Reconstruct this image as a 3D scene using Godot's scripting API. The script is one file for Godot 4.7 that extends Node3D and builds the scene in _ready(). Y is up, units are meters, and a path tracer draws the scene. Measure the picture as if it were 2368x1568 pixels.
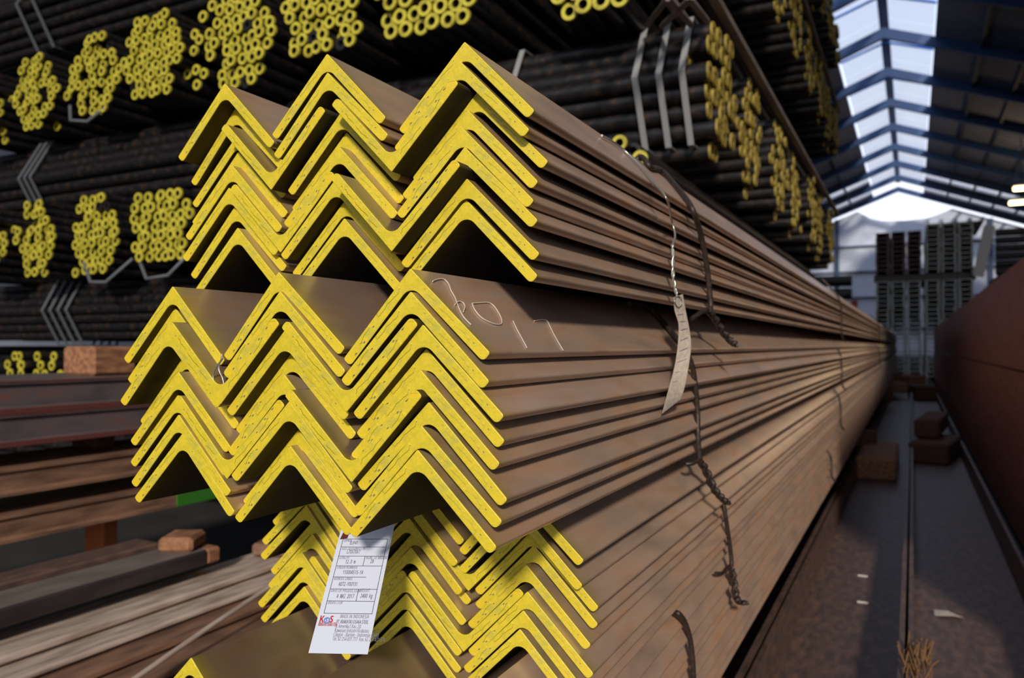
extends Node3D
# A steel warehouse: bundles of yellow-ended angle bars by an aisle, cross-stacked pipe bundles behind, girders and a long roof.

const LEG := 0.07
const THICK := 0.0066
const BAR_LENGTH := 12.0
const ORD := ["first", "second", "third", "fourth", "fifth", "sixth", "seventh", "eighth", "ninth", "tenth", "eleventh", "twelfth"]

var M := {}
var used := {}
var rng := RandomNumberGenerator.new()
var far_pipes: Array[Transform3D] = []
var pipe_spots: Array = []
var cam_basis := Basis()

# ---------------------------------------------------------------- mesh building
class Shape:
	var v := PackedVector3Array()
	var n := PackedVector3Array()
	var t := PackedVector2Array()
	var c := PackedColorArray()
	var ix := PackedInt32Array()

	func face(p: Array, nr: Array, col: Array, uv: Array = []) -> void:
		var at := v.size()
		var mean := Vector3.ZERO
		for k in p.size():
			v.append(p[k])
			n.append(nr[k] if nr.size() > 1 else nr[0])
			c.append(col[k] if col.size() > 1 else col[0])
			t.append(uv[k] if uv.size() else Vector2.ZERO)
			mean += (nr[k] if nr.size() > 1 else nr[0])
		var out: Vector3 = (p[1] - p[0]).cross(p[2] - p[0])
		if out.length_squared() < 1e-20 and p.size() > 3:
			out = (p[2] - p[0]).cross(p[3] - p[0])
		for k in range(1, p.size() - 1):
			if out.dot(mean) > 0.0:
				ix.append_array([at, at + k + 1, at + k])
			else:
				ix.append_array([at, at + k, at + k + 1])

	func flat(p: Array, col := Color.WHITE, towards := Vector3.ZERO) -> void:
		var nr: Vector3 = (p[1] - p[0]).cross(p[2] - p[0]).normalized()
		if towards != Vector3.ZERO and nr.dot(towards) < 0.0:
			nr = -nr
		face(p, [nr], [col])

	# a box with chamfered edges
	func box(a: Vector3, b: Vector3, ch := 0.0, col := Color.WHITE) -> void:
		var mid := (a + b) / 2.0
		var h := (b - a).abs() / 2.0
		ch = minf(ch, minf(h.x, minf(h.y, h.z)) * 0.6)
		for ax in 3:
			for s in [-1.0, 1.0]:
				var i := (ax + 1) % 3
				var j := (ax + 2) % 3
				var ps := []
				for q in [[-1, -1], [1, -1], [1, 1], [-1, 1]]:
					var p := Vector3.ZERO
					p[ax] = s * h[ax]
					p[i] = q[0] * (h[i] - ch)
					p[j] = q[1] * (h[j] - ch)
					ps.append(mid + p)
				var nr := Vector3.ZERO
				nr[ax] = s
				face(ps, [nr], [col])
		if ch <= 0.0:
			return
		for ax in 3:
			var i := (ax + 1) % 3
			var j := (ax + 2) % 3
			for si in [-1.0, 1.0]:
				for sj in [-1.0, 1.0]:
					var ps := []
					for e in [[0, -1], [1, -1], [1, 1], [0, 1]]:
						var p := Vector3.ZERO
						p[ax] = e[1] * (h[ax] - ch)
						p[i] = si * (h[i] - (ch if e[0] == 1 else 0.0))
						p[j] = sj * (h[j] - (0.0 if e[0] == 1 else ch))
						ps.append(mid + p)
					var nr := Vector3.ZERO
					nr[i] = si
					nr[j] = sj
					face(ps, [nr.normalized()], [col])
		for sx in [-1.0, 1.0]:
			for sy in [-1.0, 1.0]:
				for sz in [-1.0, 1.0]:
					var s := Vector3(sx, sy, sz)
					var ps := []
					for ax in 3:
						var p := Vector3.ZERO
						for k in 3:
							p[k] = s[k] * (h[k] - (0.0 if k == ax else ch))
						ps.append(mid + p)
					face(ps, [s.normalized()], [col])

	# profile (x, y) drawn anticlockwise, run along z through the stations zs with one colour each
	func run(profile: PackedVector2Array, zs: Array, cols: Array, cap_front := true, cap_back := true, only: Array = []) -> void:
		var m := profile.size()
		var en := []
		for k in m:
			var d := (profile[(k + 1) % m] - profile[k]).normalized()
			en.append(Vector2(d.y, -d.x))
		for k in m:
			if only.size() and not only[k]:
				continue
			var a: Vector2 = en[k]
			var na := a
			var nb := a
			if en[(k + m - 1) % m].dot(a) > 0.7:
				na = (en[(k + m - 1) % m] + a).normalized()
			if en[(k + 1) % m].dot(a) > 0.7:
				nb = (en[(k + 1) % m] + a).normalized()
			var p := profile[k]
			var q := profile[(k + 1) % m]
			for s in zs.size() - 1:
				var z0: float = zs[s]
				var z1: float = zs[s + 1]
				face([Vector3(p.x, p.y, z0), Vector3(q.x, q.y, z0), Vector3(q.x, q.y, z1), Vector3(p.x, p.y, z1)],
					[Vector3(na.x, na.y, 0), Vector3(nb.x, nb.y, 0), Vector3(nb.x, nb.y, 0), Vector3(na.x, na.y, 0)],
					[cols[s], cols[s], cols[s + 1], cols[s + 1]],
					[Vector2(p.x * 10.0 + 0.5, 0.01 - p.y * 19.4), Vector2(q.x * 10.0 + 0.5, 0.01 - q.y * 19.4), Vector2(q.x * 10.0 + 0.5, 0.01 - q.y * 19.4), Vector2(p.x * 10.0 + 0.5, 0.01 - p.y * 19.4)])
		var tris := Geometry2D.triangulate_polygon(profile)
		for e in [[cap_front, zs[0], 1.0, cols[0]], [cap_back, zs[-1], -1.0, cols[-1]]]:
			if not e[0]:
				continue
			for k in range(0, tris.size(), 3):
				var ps := []
				var uvs := []
				for q in 3:
					var p := profile[tris[k + q]]
					ps.append(Vector3(p.x, p.y, e[1]))
					uvs.append(Vector2(p.x * 10.0 + 0.5, 0.01 - p.y * 19.4))
				face(ps, [Vector3(0, 0, e[2])], [e[3]], uvs)

	# a round tube through points
	func tube(pts: Array, r: float, sides := 8, col := Color.WHITE, closed_ends := true) -> void:
		var rings := []
		var norms := []
		var up := Vector3(0.3, 1, 0.2).normalized()
		for k in pts.size():
			var d: Vector3 = (pts[mini(k + 1, pts.size() - 1)] - pts[maxi(k - 1, 0)]).normalized()
			var x := up.cross(d)
			if x.length() < 0.05:
				x = Vector3(1, 0, 0.1).cross(d)
			x = x.normalized()
			var y := d.cross(x).normalized()
			up = y
			var ring := []
			var nr := []
			for s in sides:
				var a := TAU * s / sides
				var w := x * cos(a) + y * sin(a)
				nr.append(w)
				ring.append(pts[k] + w * r)
			rings.append(ring)
			norms.append(nr)
		for k in pts.size() - 1:
			for s in sides:
				var u := (s + 1) % sides
				face([rings[k][s], rings[k][u], rings[k + 1][u], rings[k + 1][s]], [norms[k][s], norms[k][u], norms[k + 1][u], norms[k + 1][s]], [col])
		if closed_ends:
			face(rings[0], [(pts[0] - pts[1]).normalized()], [col])
			face(rings[-1], [(pts[-1] - pts[-2]).normalized()], [col])

	# an annulus or disc facing +z
	func ring(z: float, r0: float, r1: float, sides: int, dir := 1.0, col := Color.WHITE) -> void:
		for s in sides:
			var a := TAU * s / sides
			var b := TAU * (s + 1) / sides
			var p := [Vector3(cos(a) * r1, sin(a) * r1, z), Vector3(cos(b) * r1, sin(b) * r1, z), Vector3(cos(b) * r0, sin(b) * r0, z), Vector3(cos(a) * r0, sin(a) * r0, z)]
			if r0 <= 0.0:
				p.resize(3)
			face(p, [Vector3(0, 0, dir)], [col])

	func barrel(r: float, z0: float, z1: float, sides: int, inward := false, col := Color.WHITE) -> void:
		for s in sides:
			var a := TAU * s / sides
			var b := TAU * (s + 1) / sides
			var u := Vector3(cos(a), sin(a), 0)
			var w := Vector3(cos(b), sin(b), 0)
			var k := -1.0 if inward else 1.0
			face([u * r + Vector3(0, 0, z0), w * r + Vector3(0, 0, z0), w * r + Vector3(0, 0, z1), u * r + Vector3(0, 0, z1)], [u * k, w * k, w * k, u * k], [col])

	func mesh(mat: Material) -> ArrayMesh:
		var a := []
		a.resize(Mesh.ARRAY_MAX)
		a[Mesh.ARRAY_VERTEX] = v
		a[Mesh.ARRAY_NORMAL] = n
		a[Mesh.ARRAY_TEX_UV] = t
		a[Mesh.ARRAY_COLOR] = c
		a[Mesh.ARRAY_INDEX] = ix
		var am := ArrayMesh.new()
		am.add_surface_from_arrays(Mesh.PRIMITIVE_TRIANGLES, a)
		am.surface_set_material(0, mat)
		return am

# ---------------------------------------------------------------- scene helpers
func numbered(called: String) -> String:
	if not used.has(called):
		used[called] = 0
		return called
	used[called] += 1
	return "%s_%03d" % [called, used[called]]

func put(called: String, me: Mesh, parent: Node = null, at := Vector3.ZERO) -> MeshInstance3D:
	var o := MeshInstance3D.new()
	o.mesh = me
	o.position = at
	o.cast_shadow = GeometryInstance3D.SHADOW_CASTING_SETTING_ON
	if parent:
		o.name = called
		parent.add_child(o, true)
	else:
		o.name = numbered(called)
		add_child(o, true)
	return o

func base(called: String, at := Vector3.ZERO, turn := Vector3.ZERO) -> Node3D:
	var o := Node3D.new()
	o.name = numbered(called)
	o.position = at
	o.rotation = turn
	add_child(o, true)
	return o

func tag(o: Node, label: String, category: String, group := "") -> void:
	o.set_meta("label", label)
	o.set_meta("category", category)
	if group:
		o.set_meta("group", group)

func structure(o: Node) -> void:
	o.set_meta("kind", "structure")

func noise_texture(sd: int, freq: float, stops: Array, size := 512, octaves := 5, kind := FastNoiseLite.TYPE_SIMPLEX_SMOOTH) -> NoiseTexture2D:
	var f := FastNoiseLite.new()
	f.noise_type = kind
	f.seed = sd
	f.frequency = freq
	f.fractal_octaves = octaves
	var g := Gradient.new()
	var off := PackedFloat32Array()
	var cols := PackedColorArray()
	for s in stops:
		off.append(s[0])
		cols.append(s[1])
	g.offsets = off
	g.colors = cols
	var tx := NoiseTexture2D.new()
	tx.width = size
	tx.height = size
	tx.seamless = true
	tx.noise = f
	tx.color_ramp = g
	return tx

func grey(x: float) -> Color:
	return Color(x, x, x)

func matte(col: Color, rough := 0.7, metal := 0.0) -> StandardMaterial3D:
	var m := StandardMaterial3D.new()
	m.albedo_color = col
	m.roughness = rough
	m.metallic = metal
	return m

func worn(tx: Texture2D, scale3: Vector3, rough: float, metal := 0.0, relief := 0.0, height: Texture2D = null, tint := Color.WHITE) -> StandardMaterial3D:
	var m := matte(tint, rough, metal)
	m.albedo_texture = tx
	m.uv1_triplanar = true
	m.uv1_world_triplanar = true
	m.uv1_scale = scale3
	if height:
		m.heightmap_enabled = true
		m.heightmap_texture = height
		m.heightmap_scale = relief
	return m

# ---------------------------------------------------------------- materials
func paint_texture(sd: int) -> Array:
	var w := 800
	var h := 400
	var f := FastNoiseLite.new()
	f.seed = sd
	f.frequency = 1.0
	f.fractal_octaves = 3
	var g := FastNoiseLite.new()
	g.seed = sd + 50
	g.frequency = 1.0
	g.fractal_octaves = 2
	var col := PackedByteArray()
	var hi := PackedByteArray()
	col.resize(w * h * 3)
	hi.resize(w * h)
	var r2 := sqrt(0.5)
	var side_chip := sd % 2 == 0
	for j in h:
		for i in w:
			var x := ((i + 0.5) / w - 0.5) / 10.0
			var y := (0.01 - (j + 0.5) / h) / 19.4
			var s := (-x - y) * r2
			var t := (x - y) * r2
			var left := t < s
			var along := maxf(s, t)
			var across := minf(s, t)
			if across > 0.025 and j > 12:
				continue
			var side := 3.0 if left else 9.0
			var big := f.get_noise_2d(x * 90.0, y * 90.0)
			var fine := g.get_noise_2d(x * 900.0, y * 900.0)
			var mid := f.get_noise_2d(x * 420.0 + 40.0, y * 420.0)
			var k := big * 0.6 + mid * 0.5
			var c := Color(0.865, 0.76, 0.195).lerp(Color(0.795, 0.715, 0.185), clampf(0.5 + k * 1.3, 0.0, 1.0))
			c = c.lerp(Color(0.93, 0.76, 0.13), clampf((along - 0.058) * 60.0 + big * 0.8, 0.0, 0.8))
			var up := 0.5 + mid * 0.05 + fine * 0.015
			# laps of thick paint with a wandering edge along each leg
			var edge := 0.0028 + 0.0017 * f.get_noise_2d(along * 85.0, side * 17.0 + sd) + 0.00015 * g.get_noise_2d(along * 700.0, side)
			var run_from := 0.016 + 0.010 * g.get_noise_2d(side * 5.0, 3.0)
			var run_to := 0.056 + 0.007 * g.get_noise_2d(side * 7.0, 8.0)
			var gate := f.get_noise_2d(along * 70.0, side * 31.0 + 5.0)
			if along > run_from and along < run_to and gate > -0.05:
				var d := across - edge
				up += 0.22 * (1.0 - smoothstep(-0.0001, 0.0002, d)) if left else 0.22 * smoothstep(-0.0002, 0.0001, d)
				c = c.lerp(Color(0.46, 0.40, 0.07), 0.7 * (1.0 - smoothstep(0.00010, 0.00026, absf(d))) * clampf(gate * 6.0 + 0.6, 0.0, 1.0))
			# raised runs and droplets, with a pale gloss highlight painted on them
			var drip := g.get_noise_2d(x * 700.0 + 90.0, y * 700.0)
			if drip > 0.58:
				up += 0.3 * smoothstep(0.58, 0.72, drip)
				c = c.lerp(Color(0.93, 0.88, 0.42), smoothstep(0.60, 0.74, drip))
			# bare scraped steel, mostly towards the toe of the lower edges
			var chip := f.get_noise_2d(along * 95.0 + side * 13.0 - 70.0, across * 330.0) - 0.12 + (0.28 if left and along > 0.050 and side_chip else 0.0)
			if chip > 0.53:
				var e := smoothstep(0.53, 0.58, chip)
				c = c.lerp(Color(0.50, 0.49, 0.46).lerp(Color(0.36, 0.35, 0.34), 0.5 + fine), e)
				up -= 0.18 * e
			var greyed := f.get_noise_2d(x * 60.0 + 9.0, y * 60.0 - 4.0)
			c = c.lerp(Color(0.66, 0.64, 0.40), clampf((greyed - 0.2) * 1.0, 0.0, 0.3))
			var at := (j * w + i)
			col[at * 3] = clampi(int(c.r * 255.0), 0, 255)
			col[at * 3 + 1] = clampi(int(c.g * 255.0), 0, 255)
			col[at * 3 + 2] = clampi(int(c.b * 255.0), 0, 255)
			hi[at] = clampi(int(up * 255.0), 0, 255)
	return [ImageTexture.create_from_image(Image.create_from_data(w, h, false, Image.FORMAT_RGB8, col)), ImageTexture.create_from_image(Image.create_from_data(w, h, false, Image.FORMAT_L8, hi))]

func materials() -> void:
	var rough_n := noise_texture(5, 0.03, [[0.0, grey(0.2)], [1.0, grey(0.9)]], 512, 5)
	var fine_n := noise_texture(6, 0.09, [[0.0, grey(0.0)], [1.0, grey(1.0)]], 512, 4)
	# mill-scaled steel, tinted by the vertex colour
	var scale_tx := noise_texture(11, 0.012, [[0.0, Color(0.74, 0.70, 0.68)], [0.35, Color(0.88, 0.85, 0.83)], [0.6, Color(0.96, 0.92, 0.90)], [0.8, Color(0.98, 0.86, 0.76)], [1.0, Color(0.80, 0.74, 0.72)]], 512, 6)
	M.bar = worn(scale_tx, Vector3(5, 5, 1.1), 0.30, 0.12)
	M.bar.metallic_specular = 0.75
	M.bar.vertex_color_use_as_albedo = true
	M.scale = worn(scale_tx, Vector3(5, 5, 1.1), 0.8, 0.0)
	M.scale.metallic_specular = 0.25
	M.scale.vertex_color_use_as_albedo = true
	for k in 4:
		var p := paint_texture(20 + k * 7)
		var m := matte(Color.WHITE, 0.40)
		m.albedo_texture = p[0]
		m.heightmap_enabled = true
		m.heightmap_texture = p[1]
		m.heightmap_scale = 0.06
		M["paint%d" % k] = m
	var pipe_tx := noise_texture(31, 0.02, [[0.0, Color(0.05, 0.05, 0.06)], [0.5, Color(0.11, 0.11, 0.12)], [0.72, Color(0.17, 0.13, 0.11)], [1.0, Color(0.36, 0.25, 0.19)]], 512, 5)
	M.pipe = worn(pipe_tx, Vector3(3, 3, 3), 0.42, 0.2)
	M.bore = matte(Color(0.09, 0.075, 0.06), 0.9)
	var py := noise_texture(33, 0.05, [[0.0, Color(0.56, 0.50, 0.13)], [0.5, Color(0.74, 0.69, 0.21)], [1.0, Color(0.82, 0.76, 0.26)]], 256, 3)
	M.aisle_pipe_paint = worn(noise_texture(34, 0.05, [[0.0, Color(0.44, 0.36, 0.14)], [0.5, Color(0.62, 0.53, 0.20)], [1.0, Color(0.72, 0.63, 0.26)]], 256, 3), Vector3(3, 3, 3), 0.6)  # duller, browner yellow for pipe ends facing the aisle
	M.pipe_paint = worn(py, Vector3(2, 2, 2), 0.5)
	var rust := noise_texture(41, 0.014, [[0.0, Color(0.50, 0.35, 0.32)], [0.4, Color(0.62, 0.39, 0.34)], [0.6, Color(0.68, 0.42, 0.36)], [0.78, Color(0.58, 0.44, 0.42)], [1.0, Color(0.78, 0.42, 0.34)]], 1024, 6)
	M.girder = worn(rust, Vector3(1.6, 1.6, 0.5), 0.5, 0.1)
	var beam_tx := noise_texture(43, 0.016, [[0.0, Color(0.27, 0.21, 0.19)], [0.45, Color(0.35, 0.275, 0.245)], [0.7, Color(0.41, 0.31, 0.26)], [1.0, Color(0.48, 0.36, 0.30)]], 1024, 6)
	M.floor_beam = worn(beam_tx, Vector3(3, 3, 1.1), 0.5, 0.03)
	var red_beam := noise_texture(45, 0.016, [[0.0, Color(0.30, 0.27, 0.27)], [0.5, Color(0.37, 0.33, 0.34)], [0.75, Color(0.40, 0.33, 0.32)], [1.0, Color(0.50, 0.30, 0.25)]], 512, 5)
	M.red_edge = matte(Color(0.37, 0.19, 0.165), 0.7)
	M.red_beam = worn(red_beam, Vector3(3, 3, 1), 0.6, 0.1)
	var brown := noise_texture(47, 0.02, [[0.0, Color(0.34, 0.24, 0.19)], [0.5, Color(0.48, 0.35, 0.27)], [1.0, Color(0.60, 0.44, 0.34)]], 512, 5)
	M.brown = worn(brown, Vector3(4, 4, 0.8), 0.65)
	var pale := noise_texture(49, 0.02, [[0.0, Color(0.50, 0.43, 0.38)], [0.5, Color(0.68, 0.60, 0.54)], [1.0, Color(0.80, 0.73, 0.66)]], 512, 5)
	M.pale = worn(pale, Vector3(5, 5, 0.8), 0.7)
	var greyb := noise_texture(51, 0.02, [[0.0, Color(0.17, 0.15, 0.15)], [1.0, Color(0.30, 0.26, 0.25)]], 256, 4)
	M.dark_bar = worn(greyb, Vector3(4, 4, 1), 0.5, 0.3)
	var wood := noise_texture(53, 0.02, [[0.0, Color(0.40, 0.26, 0.17)], [0.5, Color(0.55, 0.37, 0.25)], [1.0, Color(0.68, 0.49, 0.35)]], 512, 5)
	M.grey_top = worn(noise_texture(52, 0.02, [[0.0, Color(0.36, 0.32, 0.29)], [1.0, Color(0.50, 0.45, 0.42)]], 256, 4), Vector3(4, 4, 1), 0.6)
	M.wood = worn(wood, Vector3(6, 6, 2), 0.85, 0.0, 0.0, null)
	M.old_wood = worn(wood, Vector3(6, 6, 2), 0.85, 0.0, 0.0, null, Color(0.62, 0.60, 0.58))
	M.orange_wood = matte(Color(0.74, 0.40, 0.20), 0.8)
	M.green = matte(Color(0.20, 0.45, 0.12), 0.6)
	M.strap = matte(Color(0.60, 0.60, 0.60), 0.45, 0.2)
	M.old_strap = matte(Color(0.40, 0.41, 0.43), 0.5, 0.3)
	M.wire = worn(noise_texture(55, 0.05, [[0.0, Color(0.12, 0.10, 0.09)], [0.6, Color(0.24, 0.20, 0.18)], [1.0, Color(0.42, 0.26, 0.18)]], 256, 4), Vector3(12, 12, 12), 0.5, 0.3)
	M.bright_wire = matte(Color(0.74, 0.73, 0.70), 0.32, 0.8)
	M.label = matte(Color(0.80, 0.81, 0.86), 0.5)
	M.old_label = worn(noise_texture(57, 0.03, [[0.0, Color(0.70, 0.62, 0.54)], [1.0, Color(0.88, 0.82, 0.75)]], 256, 4), Vector3(20, 20, 20), 0.8)
	M.ink = matte(Color(0.16, 0.16, 0.24), 0.7)
	M.pale_ink = matte(Color(0.45, 0.45, 0.52), 0.7)
	M.red_ink = matte(Color(0.70, 0.10, 0.13), 0.6)
	M.blue_ink = matte(Color(0.16, 0.40, 0.72), 0.6)
	M.red_brown = worn(noise_texture(59, 0.05, [[0.0, Color(0.22, 0.06, 0.05)], [1.0, Color(0.50, 0.15, 0.08)]], 128, 3), Vector3(60, 60, 60), 0.7)
	M.chalk = matte(Color(0.80, 0.74, 0.68), 0.95)
	M.concrete = worn(noise_texture(61, 0.01, [[0.0, Color(0.10, 0.095, 0.09)], [1.0, Color(0.20, 0.185, 0.175)]], 512, 6), Vector3(0.5, 0.5, 0.5), 0.85)
	M.roof = worn(noise_texture(63, 0.02, [[0.0, Color(0.46, 0.49, 0.56)], [1.0, Color(0.56, 0.58, 0.65)]], 256, 4), Vector3(0.4, 0.4, 0.4), 0.75)
	M.ridge = matte(Color(0.50, 0.58, 0.72), 0.6)
	M.strut = matte(Color(0.16, 0.42, 0.80), 0.6)
	M.purlin = matte(Color(0.20, 0.22, 0.28), 0.7)
	M.rafter = matte(Color(0.13, 0.27, 0.46), 0.5)
	M.wall = worn(noise_texture(65, 0.02, [[0.0, Color(0.84, 0.86, 0.92)], [1.0, Color(0.90, 0.92, 0.97)]], 256, 4), Vector3(0.3, 0.3, 0.3), 0.7)
	M.girt = matte(Color(0.24, 0.30, 0.42), 0.6)
	var glass := StandardMaterial3D.new()
	glass.transparency = BaseMaterial3D.TRANSPARENCY_ALPHA
	glass.albedo_color = Color(0.86, 0.89, 0.93, 0.30)
	glass.roughness = 0.2
	M.skylight = glass
	M.galv = worn(noise_texture(67, 0.04, [[0.0, Color(0.60, 0.60, 0.58)], [1.0, Color(0.88, 0.87, 0.84)]], 256, 4), Vector3(3, 3, 3), 0.6)
	M.rust_stack = worn(noise_texture(69, 0.04, [[0.0, Color(0.40, 0.30, 0.30)], [1.0, Color(0.60, 0.48, 0.47)]], 256, 4), Vector3(3, 3, 3), 0.7)
	M.straw = matte(Color(0.50, 0.36, 0.22), 0.9)
	M.paper = matte(Color(0.62, 0.58, 0.54), 0.9)
	M.rag = matte(Color(0.80, 0.76, 0.72), 0.9)
	M.black_cloth = matte(Color(0.06, 0.08, 0.06), 0.8)
	var lamp := matte(Color(1.0, 0.9, 0.75), 0.4)
	lamp.emission_enabled = true
	lamp.emission = Color(1.0, 0.82, 0.58)
	lamp.emission_energy_multiplier = 6.0
	M.lamp = lamp

# ---------------------------------------------------------------- building
const RIDGE_X := -0.84
const RIDGE_Y := 11.0
const SLOPE := 0.38
const FLOOR_Y := -0.64
const FAR_Z := -60.0
const NEAR_Z := 8.0
const SIDE := 15.0

func roof_y(x: float) -> float:
	return RIDGE_Y - SLOPE * absf(x - RIDGE_X)

func build_hall() -> void:
	var s := Shape.new()
	s.box(Vector3(RIDGE_X - SIDE - 1, FLOOR_Y - 0.3, FAR_Z - 1), Vector3(RIDGE_X + SIDE + 1, FLOOR_Y, NEAR_Z + 1))
	structure(put("floor", s.mesh(M.concrete)))
	# side walls
	for k in [-1.0, 1.0]:
		var x: float = RIDGE_X + k * SIDE
		s = Shape.new()
		s.box(Vector3(x - 0.15, FLOOR_Y, FAR_Z), Vector3(x + 0.15, roof_y(x) + 0.1, NEAR_Z))
		structure(put("wall_rack_side" if k < 0 else "wall_aisle_side", s.mesh(M.wall)))
	# far gable wall, its top a little below the roof, ridge opening enlarged to stand for glare
	s = Shape.new()
	var top := func(x: float) -> float: return roof_y(x) - 0.55
	var xs := [RIDGE_X - SIDE, -3.4, -2.6, -1.8, -0.4, 1.0, 1.7, 2.4, RIDGE_X + SIDE]
	var ys := [0.0, 0.0, 8.95, 8.7, 8.62, 8.7, 8.95, 0.0, 0.0]
	for k in xs.size() - 1:
		var x0: float = xs[k]
		var x1: float = xs[k + 1]
		var y0: float = ys[k] if ys[k] > 0.0 else top.call(x0)
		var y1: float = ys[k + 1] if ys[k + 1] > 0.0 else top.call(x1)
		for z in [FAR_Z - 0.1, FAR_Z + 0.1]:
			s.flat([Vector3(x0, FLOOR_Y, z), Vector3(x1, FLOOR_Y, z), Vector3(x1, y1, z), Vector3(x0, y0, z)], Color.WHITE, Vector3(0, 0, 1.0 if z > FAR_Z else -1.0))
		s.flat([Vector3(x0, y0, FAR_Z - 0.1), Vector3(x1, y1, FAR_Z - 0.1), Vector3(x1, y1, FAR_Z + 0.1), Vector3(x0, y0, FAR_Z + 0.1)], Color.WHITE, Vector3.UP)
	var wall := put("wall_far", s.mesh(M.wall))
	structure(wall)
	for x in [-14.0, -10.5, -7.6, -4.75, 4.6, 8.0, 11.5]:
		s = Shape.new()
		s.box(Vector3(x - 0.14, FLOOR_Y, FAR_Z + 0.1), Vector3(x + 0.14, top.call(x), FAR_Z + 0.35), 0.01)
		put("column", s.mesh(M.girt), wall)
	for y in [1.2, 3.4, 5.2, 7.0]:
		s = Shape.new()
		s.box(Vector3(RIDGE_X - SIDE, y - 0.06, FAR_Z + 0.1), Vector3(RIDGE_X + SIDE, y + 0.06, FAR_Z + 0.25), 0.01)
		put("girt", s.mesh(M.girt), wall)
	# near wall round a wide loading opening
	s = Shape.new()
	s.box(Vector3(RIDGE_X - SIDE, FLOOR_Y, NEAR_Z - 0.15), Vector3(DOOR_X0, roof_y(RIDGE_X - SIDE) + 0.1, NEAR_Z + 0.15))
	s.box(Vector3(DOOR_X1, FLOOR_Y, NEAR_Z - 0.15), Vector3(RIDGE_X + SIDE, roof_y(RIDGE_X + SIDE) + 0.1, NEAR_Z + 0.15))
	for z in [NEAR_Z - 0.1, NEAR_Z + 0.1]:
		var yb := DOOR_Y
		s.flat([Vector3(RIDGE_X - SIDE, yb, z), Vector3(RIDGE_X + SIDE, yb, z), Vector3(RIDGE_X + SIDE, roof_y(RIDGE_X + SIDE), z), Vector3(RIDGE_X, RIDGE_Y, z), Vector3(RIDGE_X - SIDE, roof_y(RIDGE_X - SIDE), z)], Color.WHITE, Vector3(0, 0, 1.0 if z > NEAR_Z else -1.0))
	structure(put("wall_near", s.mesh(M.wall)))
	# roof: two slopes of sheet, a raised ridge cap of translucent sheet between
	var half := 1.56
	var roof := base("ceiling")
	structure(roof)
	for k in [-1.0, 1.0]:
		s = Shape.new()
		var xa: float = RIDGE_X + k * half
		var xb: float = RIDGE_X + k * (SIDE + 0.6)
		for zz in [[FAR_Z - 0.6, -58.8], [-56.6, -54.5], [-52.3, NEAR_Z + 0.6]]:
			for d in [[0.0, -1.0], [0.12, 1.0]]:
				s.flat([Vector3(xa, roof_y(xa) + d[0], zz[0]), Vector3(xb, roof_y(xb) + d[0], zz[0]), Vector3(xb, roof_y(xb) + d[0], zz[1]), Vector3(xa, roof_y(xa) + d[0], zz[1])], Color.WHITE, Vector3(0, d[1], 0))
			for x in [xa, xb]:
				s.flat([Vector3(x, roof_y(x), zz[0]), Vector3(x, roof_y(x) + 0.12, zz[0]), Vector3(x, roof_y(x) + 0.12, zz[1]), Vector3(x, roof_y(x), zz[1])], Color.WHITE, Vector3(-k if x == xa else k, 0, 0))
			for z in zz:
				s.flat([Vector3(xa, roof_y(xa), z), Vector3(xb, roof_y(xb), z), Vector3(xb, roof_y(xb) + 0.12, z), Vector3(xa, roof_y(xa) + 0.12, z)], Color.WHITE, Vector3(0, 0, -1.0 if z == zz[0] else 1.0))
		# two rows of translucent sheets let into each slope by the far gable
		for zz in [[-58.8, -56.6], [-54.5, -52.3]]:
			for q in 11:
				var pa: float = RIDGE_X + k * (half + q * 1.25)
				var pb: float = RIDGE_X + k * minf(half + (q + 1) * 1.25 - 0.02, SIDE + 0.6)
				var sh := Shape.new()
				sh.flat([Vector3(pa, roof_y(pa) + 0.06, zz[0]), Vector3(pb, roof_y(pb) + 0.06, zz[0]), Vector3(pb, roof_y(pb) + 0.06, zz[1]), Vector3(pa, roof_y(pa) + 0.06, zz[1])], Color.WHITE, Vector3(0, -1, 0))
				put("skylight_panel", sh.mesh(M.skylight), roof)
		put("roof_slope", s.mesh(M.roof), roof)
		for q in range(1, 11):
			var x: float = RIDGE_X + k * (half + 0.1 + q * 1.25)
			s = Shape.new()
			s.box(Vector3(x - 0.05, roof_y(x) - 0.16, FAR_Z), Vector3(x + 0.05, roof_y(x) + 0.02, NEAR_Z - 0.2))
			put("purlin", s.mesh(M.purlin), roof)
	for k in [-1.0, 1.0]:
		for b in range(0, 16):
			var z1 := FAR_Z + b * 4.3
			s = Shape.new()
			var x0: float = RIDGE_X + k * 0.14
			var x1: float = RIDGE_X + k * (half - 0.02)
			var lift := 0.42
			for d in [[0.0, -1.0]]:
				s.flat([Vector3(x0, roof_y(x0) + lift + d[0], z1), Vector3(x1, roof_y(x1) + lift + d[0], z1), Vector3(x1, roof_y(x1) + lift + d[0], z1 + 4.28), Vector3(x0, roof_y(x0) + lift + d[0], z1 + 4.28)], Color.WHITE, Vector3(0, d[1], 0))
			put("skylight_panel", s.mesh(M.skylight), roof)
	s = Shape.new()
	s.box(Vector3(RIDGE_X - 0.15, RIDGE_Y + 0.28, FAR_Z), Vector3(RIDGE_X + 0.15, RIDGE_Y + 0.48, NEAR_Z))
	put("ridge_beam", s.mesh(M.ridge), roof)
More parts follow.
